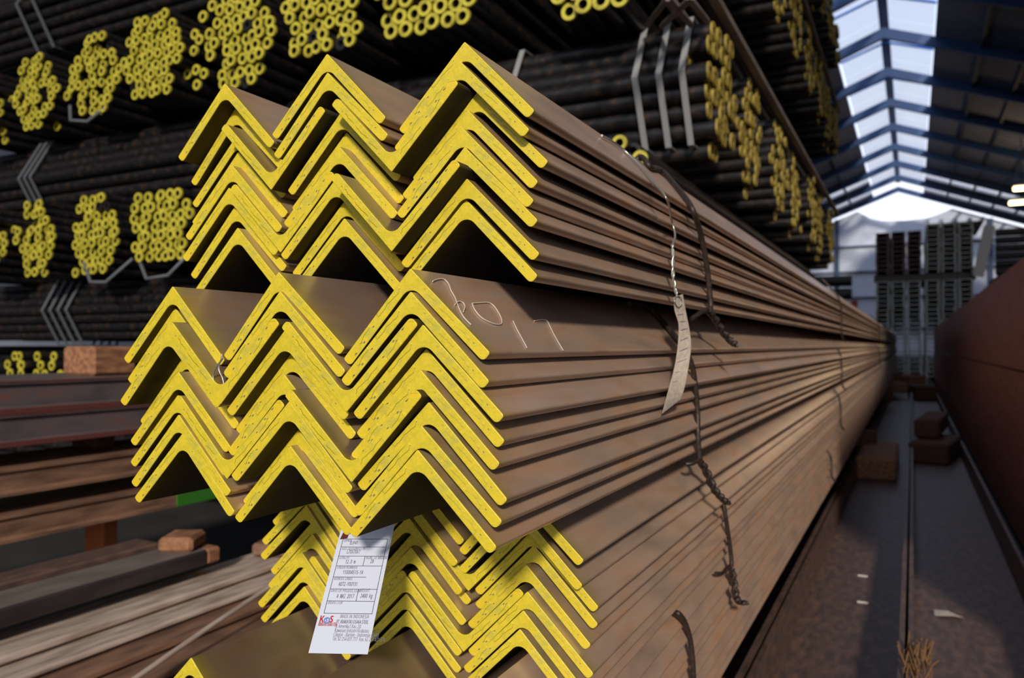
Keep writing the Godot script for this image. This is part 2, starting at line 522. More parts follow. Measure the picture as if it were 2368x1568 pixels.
	for b in range(0, 16):
		var z := FAR_Z + 0.2 + b * 4.3
		for k in [-1.0, 1.0]:
			s = Shape.new()
			var pr := PackedVector2Array()
			var x1: float = SIDE * k
			if k > 0:
				pr = PackedVector2Array([Vector2(0, -0.38), Vector2(x1, -0.38 - SLOPE * SIDE), Vector2(x1, -0.02 - SLOPE * SIDE), Vector2(0, -0.02)])
			else:
				pr = PackedVector2Array([Vector2(0, -0.38), Vector2(0, -0.02), Vector2(x1, -0.02 - SLOPE * SIDE), Vector2(x1, -0.38 - SLOPE * SIDE)])
			s.run(pr, [0.09, -0.09], [Color.WHITE, Color.WHITE])
			put("rafter", s.mesh(M.rafter), roof, Vector3(RIDGE_X, RIDGE_Y, z))
			# light strut under the ridge cap, halfway along the bay
			s = Shape.new()
			var xa: float = RIDGE_X
			var xb: float = RIDGE_X + k * half
			s.tube([Vector3(xa, RIDGE_Y + 0.24, z + 2.15), Vector3(xb, roof_y(xb) + 0.30, z + 2.15)], 0.045, 6)
			put("cap_strut", s.mesh(M.strut), roof)

# ---------------------------------------------------------------- angle bars
func l_profile() -> PackedVector2Array:
	var r2 := sqrt(0.5)
	var pts := PackedVector2Array()
	var add := func(s: float, t: float) -> void: pts.append(Vector2((t - s) * r2, -(s + t) * r2))
	var arc := func(cs: float, ct: float, r: float, a0: float, a1: float, n: int) -> void:
		for k in n + 1:
			var a := deg_to_rad(lerpf(a0, a1, float(k) / n))
			add.call(cs + r * cos(a), ct + r * sin(a))
	# s runs down the rack-side leg, t down the aisle-side leg; anticlockwise from the ridge
	arc.call(0.0008, 0.0008, 0.0008, 270.0, 180.0, 2)
	var out := PackedVector2Array()
	add.call(0.0, LEG - 0.0016)
	arc.call(0.0016, LEG - 0.0016, 0.0016, 180.0, 90.0, 3)
	arc.call(THICK - 0.0030, LEG - 0.0030, 0.0030, 90.0, 0.0, 4)
	arc.call(THICK + 0.0080, THICK + 0.0080, 0.0080, 180.0, 270.0, 7)
	arc.call(LEG - 0.0030, THICK - 0.0030, 0.0030, 90.0, 0.0, 4)
	arc.call(LEG - 0.0016, 0.0016, 0.0016, 0.0, -90.0, 3)
	for k in pts.size():
		out.append(pts[pts.size() - 1 - k])
	return out

func build_bars() -> void:
	var prof := l_profile()
	if Geometry2D.is_polygon_clockwise(prof):
		prof.reverse()
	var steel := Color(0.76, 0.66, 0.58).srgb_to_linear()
	var spray := Color(0.66, 0.60, 0.16).srgb_to_linear()
	# the hollow side of an upright bar keeps its rough blue-black mill scale
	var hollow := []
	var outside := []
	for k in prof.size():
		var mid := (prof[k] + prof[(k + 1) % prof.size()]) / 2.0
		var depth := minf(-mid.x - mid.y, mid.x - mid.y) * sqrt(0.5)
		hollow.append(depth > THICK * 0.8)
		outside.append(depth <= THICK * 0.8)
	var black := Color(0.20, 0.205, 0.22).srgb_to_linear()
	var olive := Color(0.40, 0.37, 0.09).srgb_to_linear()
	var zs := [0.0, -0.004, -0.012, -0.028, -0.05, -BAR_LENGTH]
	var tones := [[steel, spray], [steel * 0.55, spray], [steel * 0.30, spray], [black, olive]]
	var bodies := []
	var s := Shape.new()
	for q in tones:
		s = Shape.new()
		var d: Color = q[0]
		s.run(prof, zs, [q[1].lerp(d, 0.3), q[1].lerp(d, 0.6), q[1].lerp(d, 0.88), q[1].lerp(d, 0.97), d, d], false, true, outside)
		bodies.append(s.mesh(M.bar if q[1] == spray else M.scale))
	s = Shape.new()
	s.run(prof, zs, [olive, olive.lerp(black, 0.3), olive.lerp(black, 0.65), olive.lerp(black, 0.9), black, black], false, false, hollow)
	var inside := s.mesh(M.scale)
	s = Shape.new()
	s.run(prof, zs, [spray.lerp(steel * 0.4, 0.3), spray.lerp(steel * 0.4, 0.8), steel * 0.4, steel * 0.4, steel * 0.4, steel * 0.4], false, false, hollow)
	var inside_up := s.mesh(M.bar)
	# the painted end: a thin skin of paint with a softened rim
	var m := prof.size()
	var inner := PackedVector2Array()
	for k in m:
		var a := (prof[k] - prof[(k + m - 1) % m]).normalized()
		var b := (prof[(k + 1) % m] - prof[k]).normalized()
		var nn := (Vector2(a.y, -a.x) + Vector2(b.y, -b.x)).normalized()
		inner.append(prof[k] - nn * 0.0005)
	s = Shape.new()
	s.run(prof, [0.0004, 0.0], [Color.WHITE, Color.WHITE], false, false)
	var z := 0.0010
	for k in m:
		var q := (k + 1) % m
		var o := [prof[k], prof[q], inner[q], inner[k]]
		var e := (prof[q] - prof[k]).normalized()
		var uvs := []
		for p in o:
			uvs.append(Vector2(p.x * 10.0 + 0.5, 0.01 - p.y * 19.4))
		s.face([Vector3(o[0].x, o[0].y, 0.0004), Vector3(o[1].x, o[1].y, 0.0004), Vector3(o[2].x, o[2].y, z), Vector3(o[3].x, o[3].y, z)], [Vector3(e.y, -e.x, 1.0).normalized(), Vector3(e.y, -e.x, 1.0).normalized(), Vector3(0, 0, 1), Vector3(0, 0, 1)], [Color.WHITE], uvs)
	var tris := Geometry2D.triangulate_polygon(inner)
	for k in range(0, tris.size(), 3):
		var ps := []
		var uvs := []
		for q in 3:
			var p := inner[tris[k + q]]
			ps.append(Vector3(p.x, p.y, z))
			uvs.append(Vector2(p.x * 10.0 + 0.5, 0.01 - p.y * 19.4))
		s.face(ps, [Vector3(0, 0, 1)], [Color.WHITE], uvs)
	var ends := []
	for k in 4:
		ends.append(s.mesh(M["paint%d" % k]))
	var bundle := ["topmost bundle", "second bundle down", "third bundle down", "lowest bundle"]
	var columns := {"L": "rack-side column", "M": "middle column", "R": "aisle-side column"}
	var table := {
		"0L": [Vector4(-0.4527, 0.1949, -0.10, -0.4148), Vector4(-0.4579, 0.1807, 1.89, -0.4298), Vector4(-0.4587, 0.1626, -0.21, -0.4334), Vector4(-0.4517, 0.1465, -0.07, -0.4272), Vector4(-0.4488, 0.1344, 0.10, -0.4184), Vector4(-0.4535, 0.1184, 0.05, -0.4199), Vector4(-0.4520, 0.1062, 1.24, -0.4253), Vector4(-0.4414, 0.0872, 0.00, -0.4170)],
		"0M": [Vector4(-0.3529, 0.1987, -0.54, -0.4118), Vector4(-0.3520, 0.1856, 1.07, -0.4112), Vector4(-0.3494, 0.1617, 0.80, -0.4227), Vector4(-0.3506, 0.1492, -0.71, -0.4296), Vector4(-0.3479, 0.1368, -0.30, -0.4181), Vector4(-0.3490, 0.1140, -0.23, -0.4163), Vector4(-0.3488, 0.1025, 0.20, -0.4274), Vector4(-0.3421, 0.0867, 0.00, -0.4170)],
		"0R": [Vector4(-0.2495, 0.1913, -0.82, -0.4203), Vector4(-0.2525, 0.1795, -0.44, -0.4188), Vector4(-0.2450, 0.1611, 0.07, -0.4284), Vector4(-0.2478, 0.1484, -0.59, -0.4214), Vector4(-0.2477, 0.1355, -0.11, -0.4144), Vector4(-0.2449, 0.1227, 0.55, -0.4127), Vector4(-0.2442, 0.1035, 0.28, -0.4141), Vector4(-0.2468, 0.0913, -0.11, -0.4177)],
		"0V": [Vector4(-0.4049, 0.1108, 0.18, -0.4132), Vector4(-0.2956, 0.1112, -0.41, -0.4067), Vector4(-0.3983, 0.0661, 0.14, -0.4157), Vector4(-0.2897, 0.0591, -0.77, -0.3988)],
		"1L": [Vector4(-0.4462, 0.0406, -0.28, -0.3645), Vector4(-0.4515, 0.0264, 0.66, -0.3709), Vector4(-0.4467, 0.0122, 1.20, -0.3613), Vector4(-0.4533, -0.0039, 1.20, -0.3823), Vector4(-0.4483, -0.0175, 0.61, -0.3710), Vector4(-0.4551, -0.0340, 0.23, -0.3764), Vector4(-0.4516, -0.0474, 0.89, -0.3741), Vector4(-0.4480, -0.0597, -0.53, -0.3751)],
		"1M": [Vector4(-0.3484, 0.0459, 2.85, -0.3622), Vector4(-0.3443, 0.0336, 1.50, -0.3591), Vector4(-0.3416, 0.0093, 0.93, -0.3601), Vector4(-0.3454, -0.0037, 1.18, -0.3709), Vector4(-0.3492, -0.0178, 0.80, -0.3682), Vector4(-0.3430, -0.0341, 0.00, -0.3660), Vector4(-0.3541, -0.0542, 0.91, -0.3859), Vector4(-0.3543, -0.0636, 1.04, -0.3788)],
		"1R": [Vector4(-0.2514, 0.0438, 2.24, -0.3639), Vector4(-0.2477, 0.0303, 0.66, -0.3589), Vector4(-0.2399, 0.0119, 1.33, -0.3595), Vector4(-0.2424, -0.0013, 0.33, -0.3667), Vector4(-0.2433, -0.0132, 0.80, -0.3622), Vector4(-0.2385, -0.0310, -0.18, -0.3632), Vector4(-0.2429, -0.0443, 1.73, -0.3626), Vector4(-0.2460, -0.0578, 1.10, -0.3633)],
		"1V": [Vector4(-0.3868, -0.0368, 0.60, -0.3518), Vector4(-0.2894, -0.0381, 0.29, -0.3549), Vector4(-0.3969, -0.0867, -0.00, -0.3666), Vector4(-0.2859, -0.0782, 1.50, -0.3553)],
		"2L": [Vector4(-0.4571, -0.1081, -1.67, -0.5210), Vector4(-0.4527, -0.1219, -2.76, -0.5049), Vector4(-0.4516, -0.1333, -2.23, -0.5017), Vector4(-0.4506, -0.1467, -0.34, -0.5111), Vector4(-0.4488, -0.1577, -0.18, -0.5063), Vector4(-0.4547, -0.1726, -0.10, -0.5002), Vector4(-0.4568, -0.1867, 0.43, -0.5051), Vector4(-0.4519, -0.2005, 0.00, -0.5000)],
		"2M": [Vector4(-0.3460, -0.0954, 0.71, -0.4985), Vector4(-0.3469, -0.1094, 0.23, -0.4916), Vector4(-0.3451, -0.1309, -0.58, -0.4964), Vector4(-0.3471, -0.1438, 1.52, -0.5097), Vector4(-0.3453, -0.1556, 0.59, -0.5009), Vector4(-0.3451, -0.1761, 0.34, -0.4947), Vector4(-0.3491, -0.1914, 0.61, -0.5000), Vector4(-0.3478, -0.2043, 0.00, -0.5000)],
		"2R": [Vector4(-0.2500, -0.0981, 2.47, -0.4928), Vector4(-0.2512, -0.1149, 0.48, -0.4976), Vector4(-0.2435, -0.1318, 0.91, -0.5071), Vector4(-0.2447, -0.1444, 0.18, -0.5108), Vector4(-0.2479, -0.1574, 0.47, -0.5047), Vector4(-0.2433, -0.1739, 0.83, -0.4972), Vector4(-0.2464, -0.1876, -0.14, -0.4969), Vector4(-0.2506, -0.2025, 0.00, -0.5000)],
		"2V": [Vector4(-0.3925, -0.1737, 0.00, -0.5000), Vector4(-0.2934, -0.1818, 0.00, -0.5000), Vector4(-0.3975, -0.2273, 0.00, -0.5000), Vector4(-0.2942, -0.2248, -0.17, -0.4944)],
		"3L": [Vector4(-0.4512, -0.2187, 0.05, -0.3850), Vector4(-0.4538, -0.2342, 0.15, -0.3825), Vector4(-0.4535, -0.2556, 0.40, -0.3841), Vector4(-0.4514, -0.2669, 0.59, -0.3858), Vector4(-0.4533, -0.2826, -0.03, -0.3871), Vector4(-0.4534, -0.3051, 0.16, -0.3889), Vector4(-0.4519, -0.3176, 0.29, -0.3874), Vector4(-0.4537, -0.3301, 0.31, -0.3867)],
		"3M": [Vector4(-0.3493, -0.2205, -0.56, -0.3889), Vector4(-0.3501, -0.2390, 0.26, -0.3890), Vector4(-0.3486, -0.2596, 0.51, -0.3852), Vector4(-0.3484, -0.2694, -0.07, -0.3895), Vector4(-0.3480, -0.2878, -0.48, -0.3831), Vector4(-0.3501, -0.3091, 0.56, -0.3855), Vector4(-0.3485, -0.3216, -0.24, -0.3861), Vector4(-0.3495, -0.3341, -0.18, -0.3867)],
		"3R": [Vector4(-0.2482, -0.2223, 0.49, -0.3875), Vector4(-0.2439, -0.2367, 0.43, -0.3899), Vector4(-0.2473, -0.2590, -0.40, -0.3889), Vector4(-0.2482, -0.2695, 0.49, -0.3866), Vector4(-0.2450, -0.2857, -0.35, -0.3887), Vector4(-0.2477, -0.3081, -0.26, -0.3825), Vector4(-0.2466, -0.3206, 0.59, -0.3827), Vector4(-0.2468, -0.3331, -0.11, -0.3832)],
		"3V": [Vector4(-0.3994, -0.2884, 0.00, -0.3850), Vector4(-0.2979, -0.2909, 0.00, -0.3850), Vector4(-0.3985, -0.3375, 0.00, -0.3850), Vector4(-0.2979, -0.3380, 0.00, -0.3850)],
	}
	var n := 0
	for key in table:
		var b := int(key.substr(0, 1))
		var col: String = key.substr(1, 1)
		var spots: Array = table[key]
		for i in spots.size():
			var p: Vector4 = spots[i]
			var turn := deg_to_rad(p.z) + (PI if col == "V" else 0.0)
			var o := base("angle_bar", Vector3(p.x, p.y, p.w), Vector3(0, 0, turn))
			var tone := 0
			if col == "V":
				tone = 3  # point-down bars: underside shade is put into this black tone
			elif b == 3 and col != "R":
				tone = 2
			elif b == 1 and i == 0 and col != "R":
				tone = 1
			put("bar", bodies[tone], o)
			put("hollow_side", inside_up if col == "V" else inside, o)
			put("painted_end", ends[(n * 7 + i) % 4], o)
			n += 1
			var group: String = "angle bars of the " + bundle[b]
			if col == "V":
				var between := "rack-side and middle columns" if i % 2 == 0 else "middle and aisle-side columns"
				var which := "upper" if i < 2 else "lower"
				tag(o, "%s point-down steel angle bar nested between the %s, %s" % [which, between, bundle[b]], "angle bar", group)
			else:
				tag(o, "yellow-ended steel angle bar, %s from the top, %s of the %s" % [ORD[i], columns[col], bundle[b]], "angle bar", group)

# ---------------------------------------------------------------- pipes
func hex_rows(kind: int) -> Array:
	return [[3, 4, 5, 6, 7, 6, 5, 4, 3], [5, 6, 7, 8, 9, 8, 7, 6, 5], [4, 5, 6, 7, 6, 5, 4], [5, 6, 7, 6, 5, 6, 5], [6, 7, 6, 7, 8, 7, 6], [4, 5, 6, 7, 8, 7, 6, 5, 4]][kind]

# the pipes of one bundle: their ends lie in a plane about CENTRE; ends face the camera (dir 0) or the aisle (dir 1)
func plan_bundle(centre: Vector3, od: float, kind: int, dir: int, length: float, where: String, tier: String, loose := 0.0, gaps := 0.02, strays := []) -> void:
	var rows := hex_rows(kind)
	var n := rows.size()
	for r in n:
		var up: float = (r - (n - 1) / 2.0) * od * 0.868
		for k in rows[r]:
			var across: float = (k - (rows[r] - 1) / 2.0) * od * 1.0
			if rng.randf() < gaps:
				continue
			var u := up + rng.randf_range(-1, 1) * loose * od
			var a := across + rng.randf_range(-1, 1) * loose * od
			var depth := rng.randf_range(-0.012, 0.012) - (0.05 if rng.randf() < 0.07 else 0.0)
			var at := centre + (Vector3(a, u, depth) if dir == 0 else Vector3(depth, u, -a))
			pipe_spots.append({"at": at, "od": od, "dir": dir, "len": length, "row": r, "n": rows[r] - k if dir == 0 else k + 1, "where": where, "tier": tier, "bare": rng.randf() < 0.02})
	for st in strays:
		var at: Vector3 = centre + (Vector3(st.x * od, st.y * od, -0.02) if dir == 0 else Vector3(-0.02, st.y * od, -st.x * od))
		pipe_spots.append({"at": at, "od": od, "dir": dir, "len": length, "row": -1, "n": 0, "where": where, "tier": tier, "bare": false, "stray": strays.find(st)})

func seen_size(s: Dictionary) -> float:
	if s.tier == "hidden":
		return 0.0
	var local: Vector3 = cam_basis.transposed() * s.at
	if local.z > -0.2:
		return 0.0
	var u: float = 1184.0 + 1800.0 * local.x / -local.z
	var w: float = 784.0 - 1800.0 * local.y / -local.z
	var px: float = 1800.0 * s.od / -local.z
	if u < -px or u > 2368 + px or w < -px * 0.4 or w > 1568:
		return 0.0
	var face := Vector3(0, 0, 1) if s.dir == 0 else Vector3(1, 0, 0)
	return px * absf(face.dot(-s.at.normalized())) + (60.0 if s.get("long", false) else 0.0)

func build_pipes() -> void:
	var s := Shape.new()
	var sides := 16
	s.barrel(1.0, 0.0, -1.0, sides)
	s.ring(-1.0, 0.0, 1.0, sides, -1.0)
	s.ring(0.0, 0.49, 1.0, sides)
	var outer := s.mesh(M.pipe)
	s = Shape.new()
	s.barrel(0.49, 0.0, -0.03, sides, true)
	s.ring(-0.03, 0.0, 0.49, sides)
	var bore := s.mesh(M.bore)
	s = Shape.new()
	s.ring(0.0003, 0.53, 0.97, sides)
	s.barrel(1.012, -0.0003, -0.0014, sides)
	for q in sides:
		var a := TAU * q / sides
		var b := TAU * (q + 1) / sides
		var u := Vector3(cos(a), sin(a), 0)
		var w := Vector3(cos(b), sin(b), 0)
		var f := Vector3(0, 0, 1)
		s.face([u * 0.97 + f * 0.0003, w * 0.97 + f * 0.0003, w * 1.012 - f * 0.0003, u * 1.012 - f * 0.0003], [f, f, (w + f).normalized(), (u + f).normalized()], [Color.WHITE])
		s.face([u * 0.53 + f * 0.0003, w * 0.53 + f * 0.0003, w * 0.485 - f * 0.001, u * 0.485 - f * 0.001], [f, f, (f - w).normalized(), (f - u).normalized()], [Color.WHITE])
	var painted := s.mesh(M.pipe_paint)
	var painted_aisle := s.mesh(M.aisle_pipe_paint)
	for sp in pipe_spots:
		sp.size = seen_size(sp)
	pipe_spots.sort_custom(func(a, b): return a.size > b.size)
	var tf := func(sp: Dictionary) -> Transform3D:
		var b := Basis(Vector3.UP, PI / 2) if sp.dir == 1 else Basis()
		return Transform3D(b * Basis.from_scale(Vector3(sp.od / 2, sp.od / 2, sp.len)), sp.at)
	var rest := []
	for k in pipe_spots.size():
		var sp: Dictionary = pipe_spots[k]
		if k >= 300:
			rest.append(sp)
			continue
		var o := base("pipe")
		o.position = sp.at
		o.rotation.y = PI / 2 if sp.dir == 1 else 0.0
		var sc := Vector3(sp.od / 2, sp.od / 2, sp.len)
		put("tube", outer, o).scale = sc
		put("bore", bore, o).scale = sc
		if not sp.bare:
			put("painted_end", painted_aisle if sp.dir == 1 else painted, o).scale = sc
		var what := "bare-ended pipe" if sp.bare else "yellow-ended pipe"
		if sp.has("label"):
			tag(o, sp.label, "pipe", sp.get("group", ""))
		elif sp.row < 0:
			tag(o, "loose %s by the %s, %s, %s one" % [what, sp.where, sp.tier, ORD[sp.stray]], "pipe", "%s, %s" % [sp.where, sp.tier])
		else:
			tag(o, "%s, %s, %s, %s course up, %s across" % [what, sp.where, sp.tier, ORD[sp.row], ORD[sp.n - 1]], "pipe", "%s, %s" % [sp.where, sp.tier])
	var o := base("pipes")
	o.set_meta("kind", "stuff")
	tag(o, "remaining smaller yellow-ended black pipes of the cross-stacked rack behind the angle bars", "pipes")
	for part in [["tubes", outer, -1], ["bores", bore, -1], ["painted_ends", painted, 0], ["painted_ends", painted_aisle, 1]]:
		var those := rest.filter(func(sp): return part[2] < 0 or sp.dir == part[2])
		var mm := MultiMesh.new()
		mm.transform_format = MultiMesh.TRANSFORM_3D
		mm.mesh = part[1]
		mm.instance_count = those.size()
		for k in those.size():
			mm.set_instance_transform(k, tf.call(those[k]))
		var mi := MultiMeshInstance3D.new()
		mi.name = part[0]
		mi.multimesh = mm
		mi.set_meta("kind", "stuff")
		o.add_child(mi, true)

func plan_pipes() -> void:
	rng.seed = 77
	var F := -1.70
	var up := "upper tier"
	var lo := "lower tier"
	var bw := []
	var bl := []
	for k in 9:
		bw.append(ORD[k] + " bundle from aisle")
		bl.append(ORD[k] + " bundle beyond the bars")
	# upper tier of bundles whose ends face the camera
	plan_bundle(Vector3(-0.66, 0.952, F), 0.044, 5, 0, 3.6, bw[0], up, 0.01)
	plan_bundle(Vector3(-1.125, 0.955, F), 0.044, 4, 0, 3.6, bw[1], up, 0.02, 0.0, [Vector2(-3.9, 0.3)])
	plan_bundle(Vector3(-1.475, 0.945, F), 0.0385, 4, 0, 3.6, bw[2], up, 0.02, 0.0)
	plan_bundle(Vector3(-1.80, 0.925, F), 0.0375, 5, 0, 3.6, bw[3], up, 0.04, 0.01, [Vector2(-3.6, 3.6), Vector2(-4.7, 2.9)])
	plan_bundle(Vector3(-2.185, 0.940, F), 0.0345, 1, 0, 3.6, bw[4], up, 0.02, 0.0, [Vector2(5.0, 1.3), Vector2(4.9, -0.2), Vector2(5.6, 0.7), Vector2(5.2, -2.0), Vector2(6.2, -2.5), Vector2(5.3, -3.4)])
	plan_bundle(Vector3(-2.475, 0.925, F), 0.0345, 5, 0, 3.6, bw[5], up, 0.03, 0.01, [Vector2(-4.6, -0.6), Vector2(-5.2, -1.2)])
	plan_bundle(Vector3(-2.815, 0.915, F), 0.0335, 5, 0, 3.6, bw[6], up, 0.02, 0.01)
	plan_bundle(Vector3(-3.14, 0.905, F), 0.0335, 5, 0, 3.6, bw[7], up, 0.02, 0.01)
	# lower tier
	for k in 3:
		plan_bundle(Vector3(-1.02 - k * 0.34, 0.375, F - 0.02), 0.040, 2, 0, 3.4, "", "hidden", 0.01)
	plan_bundle(Vector3(-2.145, 0.385, F), 0.0365, 4, 0, 3.4, bl[0], lo, 0.03, 0.01, [Vector2(4.6, -0.1), Vector2(4.9, 2.4)])
	plan_bundle(Vector3(-2.475, 0.380, F), 0.0345, 5, 0, 3.4, bl[1], lo, 0.03, 0.01, [Vector2(-3.7, -3.6)])
	plan_bundle(Vector3(-2.80, 0.385, F), 0.0345, 0, 0, 3.4, bl[2], lo, 0.04, 0.01)
	plan_bundle(Vector3(-3.12, 0.380, F), 0.0345, 5, 0, 3.4, bl[3], lo, 0.03, 0.01)
	# a low heap on the beams
	for k in 24:
		var r := k % 3
		var at := Vector3(-3.02 + (k / 3) * 0.078 + r * 0.039 + rng.randf_range(-0.004, 0.004), -0.100 + r * 0.031, F + rng.randf_range(-0.03, 0.03))
		if r == 2 and rng.randf() < 0.5:
			continue
		pipe_spots.append({"at": at, "od": 0.0345, "dir": 0, "len": 2.4, "row": r, "n": 9 - k / 3, "where": "heap on the red beams", "tier": "lowest tier", "bare": false})
	# side-lying tiers: their ends face the aisle
	var t1 := "lower sideways tier"
	for k in 7:
		plan_bundle(Vector3(-0.415 - (0.015 if k % 2 else 0.0), 0.638, -1.945 - k * 0.475 - (0.05 if k > 3 else 0.0)), 0.045 if k == 0 else 0.039, 2 if k == 0 else 5, 1, 3.4 if k else 3.2, bw[k].replace("from aisle", "along"), t1, 0.05, 0.02, [Vector2(0.3, -3.5), Vector2(-0.6, -3.55)] if k == 0 else [Vector2(0.5, -4.4)])
	for k in 8:
		plan_bundle(Vector3(-0.415, 1.315 + 0.02 * (k % 2), -1.95 - k * 0.46), 0.0385, 5, 1, 3.4, bw[k].replace("from aisle", "along"), "upper sideways tier", 0.06)
	for k in 9:
		plan_bundle(Vector3(-0.415, 1.90, -1.95 - k * 0.42), 0.0385, 2, 1, 3.4, bw[k].replace("from aisle", "along"), "top sideways tier", 0.06)
	for k in 5:
		plan_bundle(Vector3(-0.9, 0.135, -1.95 - k * 0.42), 0.036, 2, 1, 3.0, bw[k].replace("from aisle", "along"), "bottom sideways tier", 0.03)
	for k in 4:
		for r in 2:
			plan_bundle(Vector3(-0.95, -0.125 - r * 0.28, -2.12 - k * 0.42), 0.040, 2, 1, 3.4, "", "hidden", 0.03)  # unseen base tiers, added as a dark backdrop below the rack
	# end-on tier between the two upper sideways tiers
	for k in 7:
		plan_bundle(Vector3(-0.62 - k * 0.36, 1.60, -1.75), 0.044, 2, 0, 3.5, bw[k], "top end-on tier", 0.03)
	# three loose pipes standing proud just above the angle bars
	var loose := [[Vector3(-0.527, 0.412, -1.50), false, "yellow-ended pipe just above the angle bars, behind the thin wire"], [Vector3(-0.508, 0.401, -1.53), true, "open black pipe end between two yellow ends above the angle bars"], [Vector3(-0.484, 0.376, -1.50), false, "yellow-ended pipe end lowest of three above the angle bars"]]
	for q in loose:
		pipe_spots.append({"at": q[0], "od": 0.033, "dir": 0, "len": 3.0, "row": -1, "n": 0, "where": "", "tier": "", "bare": q[1], "label": q[2], "long": true})
	for sp in pipe_spots:
		if sp.dir == 1 and sp.at.z > -1.87 and sp.where.begins_with("first"):
			sp.long = true

func strap_loop(called: String, centre: Vector3, ry: float, rz: float, label: String, group: String) -> void:
	# a flat steel band round a bundle that lies along x
	var s := Shape.new()
	var pts := []
	for k in 6:
		var a := PI / 3 * k
		pts.append(Vector3(0, sin(a) * ry * 1.13, cos(a) * rz))
	var w := 0.0075
	for k in 6:
		var p: Vector3 = pts[k]
		var q: Vector3 = pts[(k + 1) % 6]
		var nr := ((p + q) / 2).normalized()
		var e := Vector3(w, 0, 0)
		s.flat([p - e, q - e, q + e, p + e], Color.WHITE, nr)
		s.flat([(p - e) * Vector3(1, 0.985, 0.985), (q - e) * Vector3(1, 0.985, 0.985), (q + e) * Vector3(1, 0.985, 0.985), (p + e) * Vector3(1, 0.985, 0.985)], Color.WHITE, -nr)
		for d in [-1.0, 1.0]:
			s.flat([p + e * d, q + e * d, (q + e * d) * Vector3(1, 0.985, 0.985), (p + e * d) * Vector3(1, 0.985, 0.985)], Color.WHITE, Vector3(d, 0, 0))
	var o := put(called, s.mesh(M.old_strap if group.begins_with("outer") else M.strap), null, centre)
	tag(o, label, "strap", group)

func build_rack_extras() -> void:
	var z1 := -1.945
	var list := [[-0.472, "steel strap closest to the yellow ends of the sideways bundle behind the angle bars"], [-0.527, "middle steel strap of three round the sideways bundle behind the angle bars"], [-0.585, "innermost steel strap of three round the sideways bundle behind the angle bars"], [-0.925, "lone steel strap just behind the ridge of the tallest angle bar"]]
	for q in list:
		strap_loop("steel_strap", Vector3(q[0], 0.638, z1), 0.158, 0.172, q[1], "straps of the first lower sideways bundle")
	for k in 3:
		strap_loop("steel_strap", Vector3(-3.03 + k * 0.035, 0.638, z1), 0.158, 0.172, "one of three straps round the lower sideways bundle by the rack's outer edge, %s along" % ORD[k], "outer straps of the lower sideways bundle")
	for k in 4:
		strap_loop("steel_strap", Vector3(-2.94 + k * 0.048, 0.135, -1.95), 0.135, 0.140, "one of four straps round the bottom sideways bundle, %s along" % ORD[k], "outer straps of the bottom sideways bundle")
	for k in 2:
		strap_loop("steel_strap", Vector3(-3.06 + k * 0.10, 1.315, -1.95), 0.158, 0.172, "one of two straps round the upper sideways bundle by the rack's outer edge, %s along" % ORD[k], "outer straps of the upper sideways bundle")
	# separators: rusty angle strips along the rack edge, short cross strips by the top of the first bundle
	for q in [[-0.408, 0.812, -1.2, -5.2, "long rusty strip along the rack edge above the sideways pipe ends"], [-0.50, 0.806, -1.35, -5.2, "second rusty strip lying just inside the rack edge strip"], [-0.408, 1.475, -1.7, -5.3, "rusty strip along the rack edge above the upper pipe ends"]]:
		var s := Shape.new()
		s.box(Vector3(-0.011, -0.011, 0), Vector3(0.011, 0.011, q[3] - q[2]), 0.003)
		tag(put("separator_strip", s.mesh(M.grey_top), null, Vector3(q[0], q[1], q[2])), q[4], "strip")
	if true:
		var s := Shape.new()
		s.tube([Vector3(-0.5614, 0.7684, -1.8000), Vector3(-0.4397, 0.7091, -1.5500)], 0.0075, 6)
		tag(put("loose_rod", s.mesh(M.grey_top)), "short rusty rod slanting up from the strapped bundle, first of four along", "rod", "rods on the strapped bundle")
	if true:
		var s := Shape.new()
		s.tube([Vector3(-0.5265, 0.7577, -1.8000), Vector3(-0.3893, 0.7014, -1.5500)], 0.0075, 6)
		tag(put("loose_rod", s.mesh(M.grey_top)), "short rusty rod slanting up from the strapped bundle, second of four along", "rod", "rods on the strapped bundle")
	if true:
		var s := Shape.new()
		s.tube([Vector3(-0.4563, 0.7485, -1.8000), Vector3(-0.4397, 0.7100, -1.5500)], 0.0075, 6)
		tag(put("loose_rod", s.mesh(M.grey_top)), "short rusty rod slanting up from the strapped bundle, third of four along", "rod", "rods on the strapped bundle")
	if true:
		var s := Shape.new()
		s.tube([Vector3(-0.4181, 0.7493, -1.8000), Vector3(-0.3998, 0.7036, -1.5500)], 0.0075, 6)
		tag(put("loose_rod", s.mesh(M.grey_top)), "short rusty rod slanting up from the strapped bundle, fourth of four along", "rod", "rods on the strapped bundle")
	# bent strap tails hanging under the end-on tiers
	var tails := [[[Vector3(-2.62, 0.84, -1.71), Vector3(-2.57, 0.775, -1.68), Vector3(-2.48, 0.760, -1.68), Vector3(-2.40, 0.83, -1.72)], "bent strap tail hanging below the sixth upper bundle"], [[Vector3(-2.54, 0.29, -1.71), Vector3(-2.46, 0.215, -1.68), Vector3(-2.38, 0.212, -1.68), Vector3(-2.30, 0.29, -1.72)], "bent strap tail hanging below the sixth lower bundle"], [[Vector3(-2.26, 0.29, -1.71), Vector3(-2.18, 0.215, -1.68), Vector3(-2.08, 0.222, -1.68), Vector3(-2.02, 0.30, -1.72)], "bent strap tail hanging below the fifth lower bundle"]]
	for q in tails:
		var s := Shape.new()
		s.tube(q[0], 0.006, 6)
		tag(put("strap_tail", s.mesh(M.old_strap)), q[1], "strap")

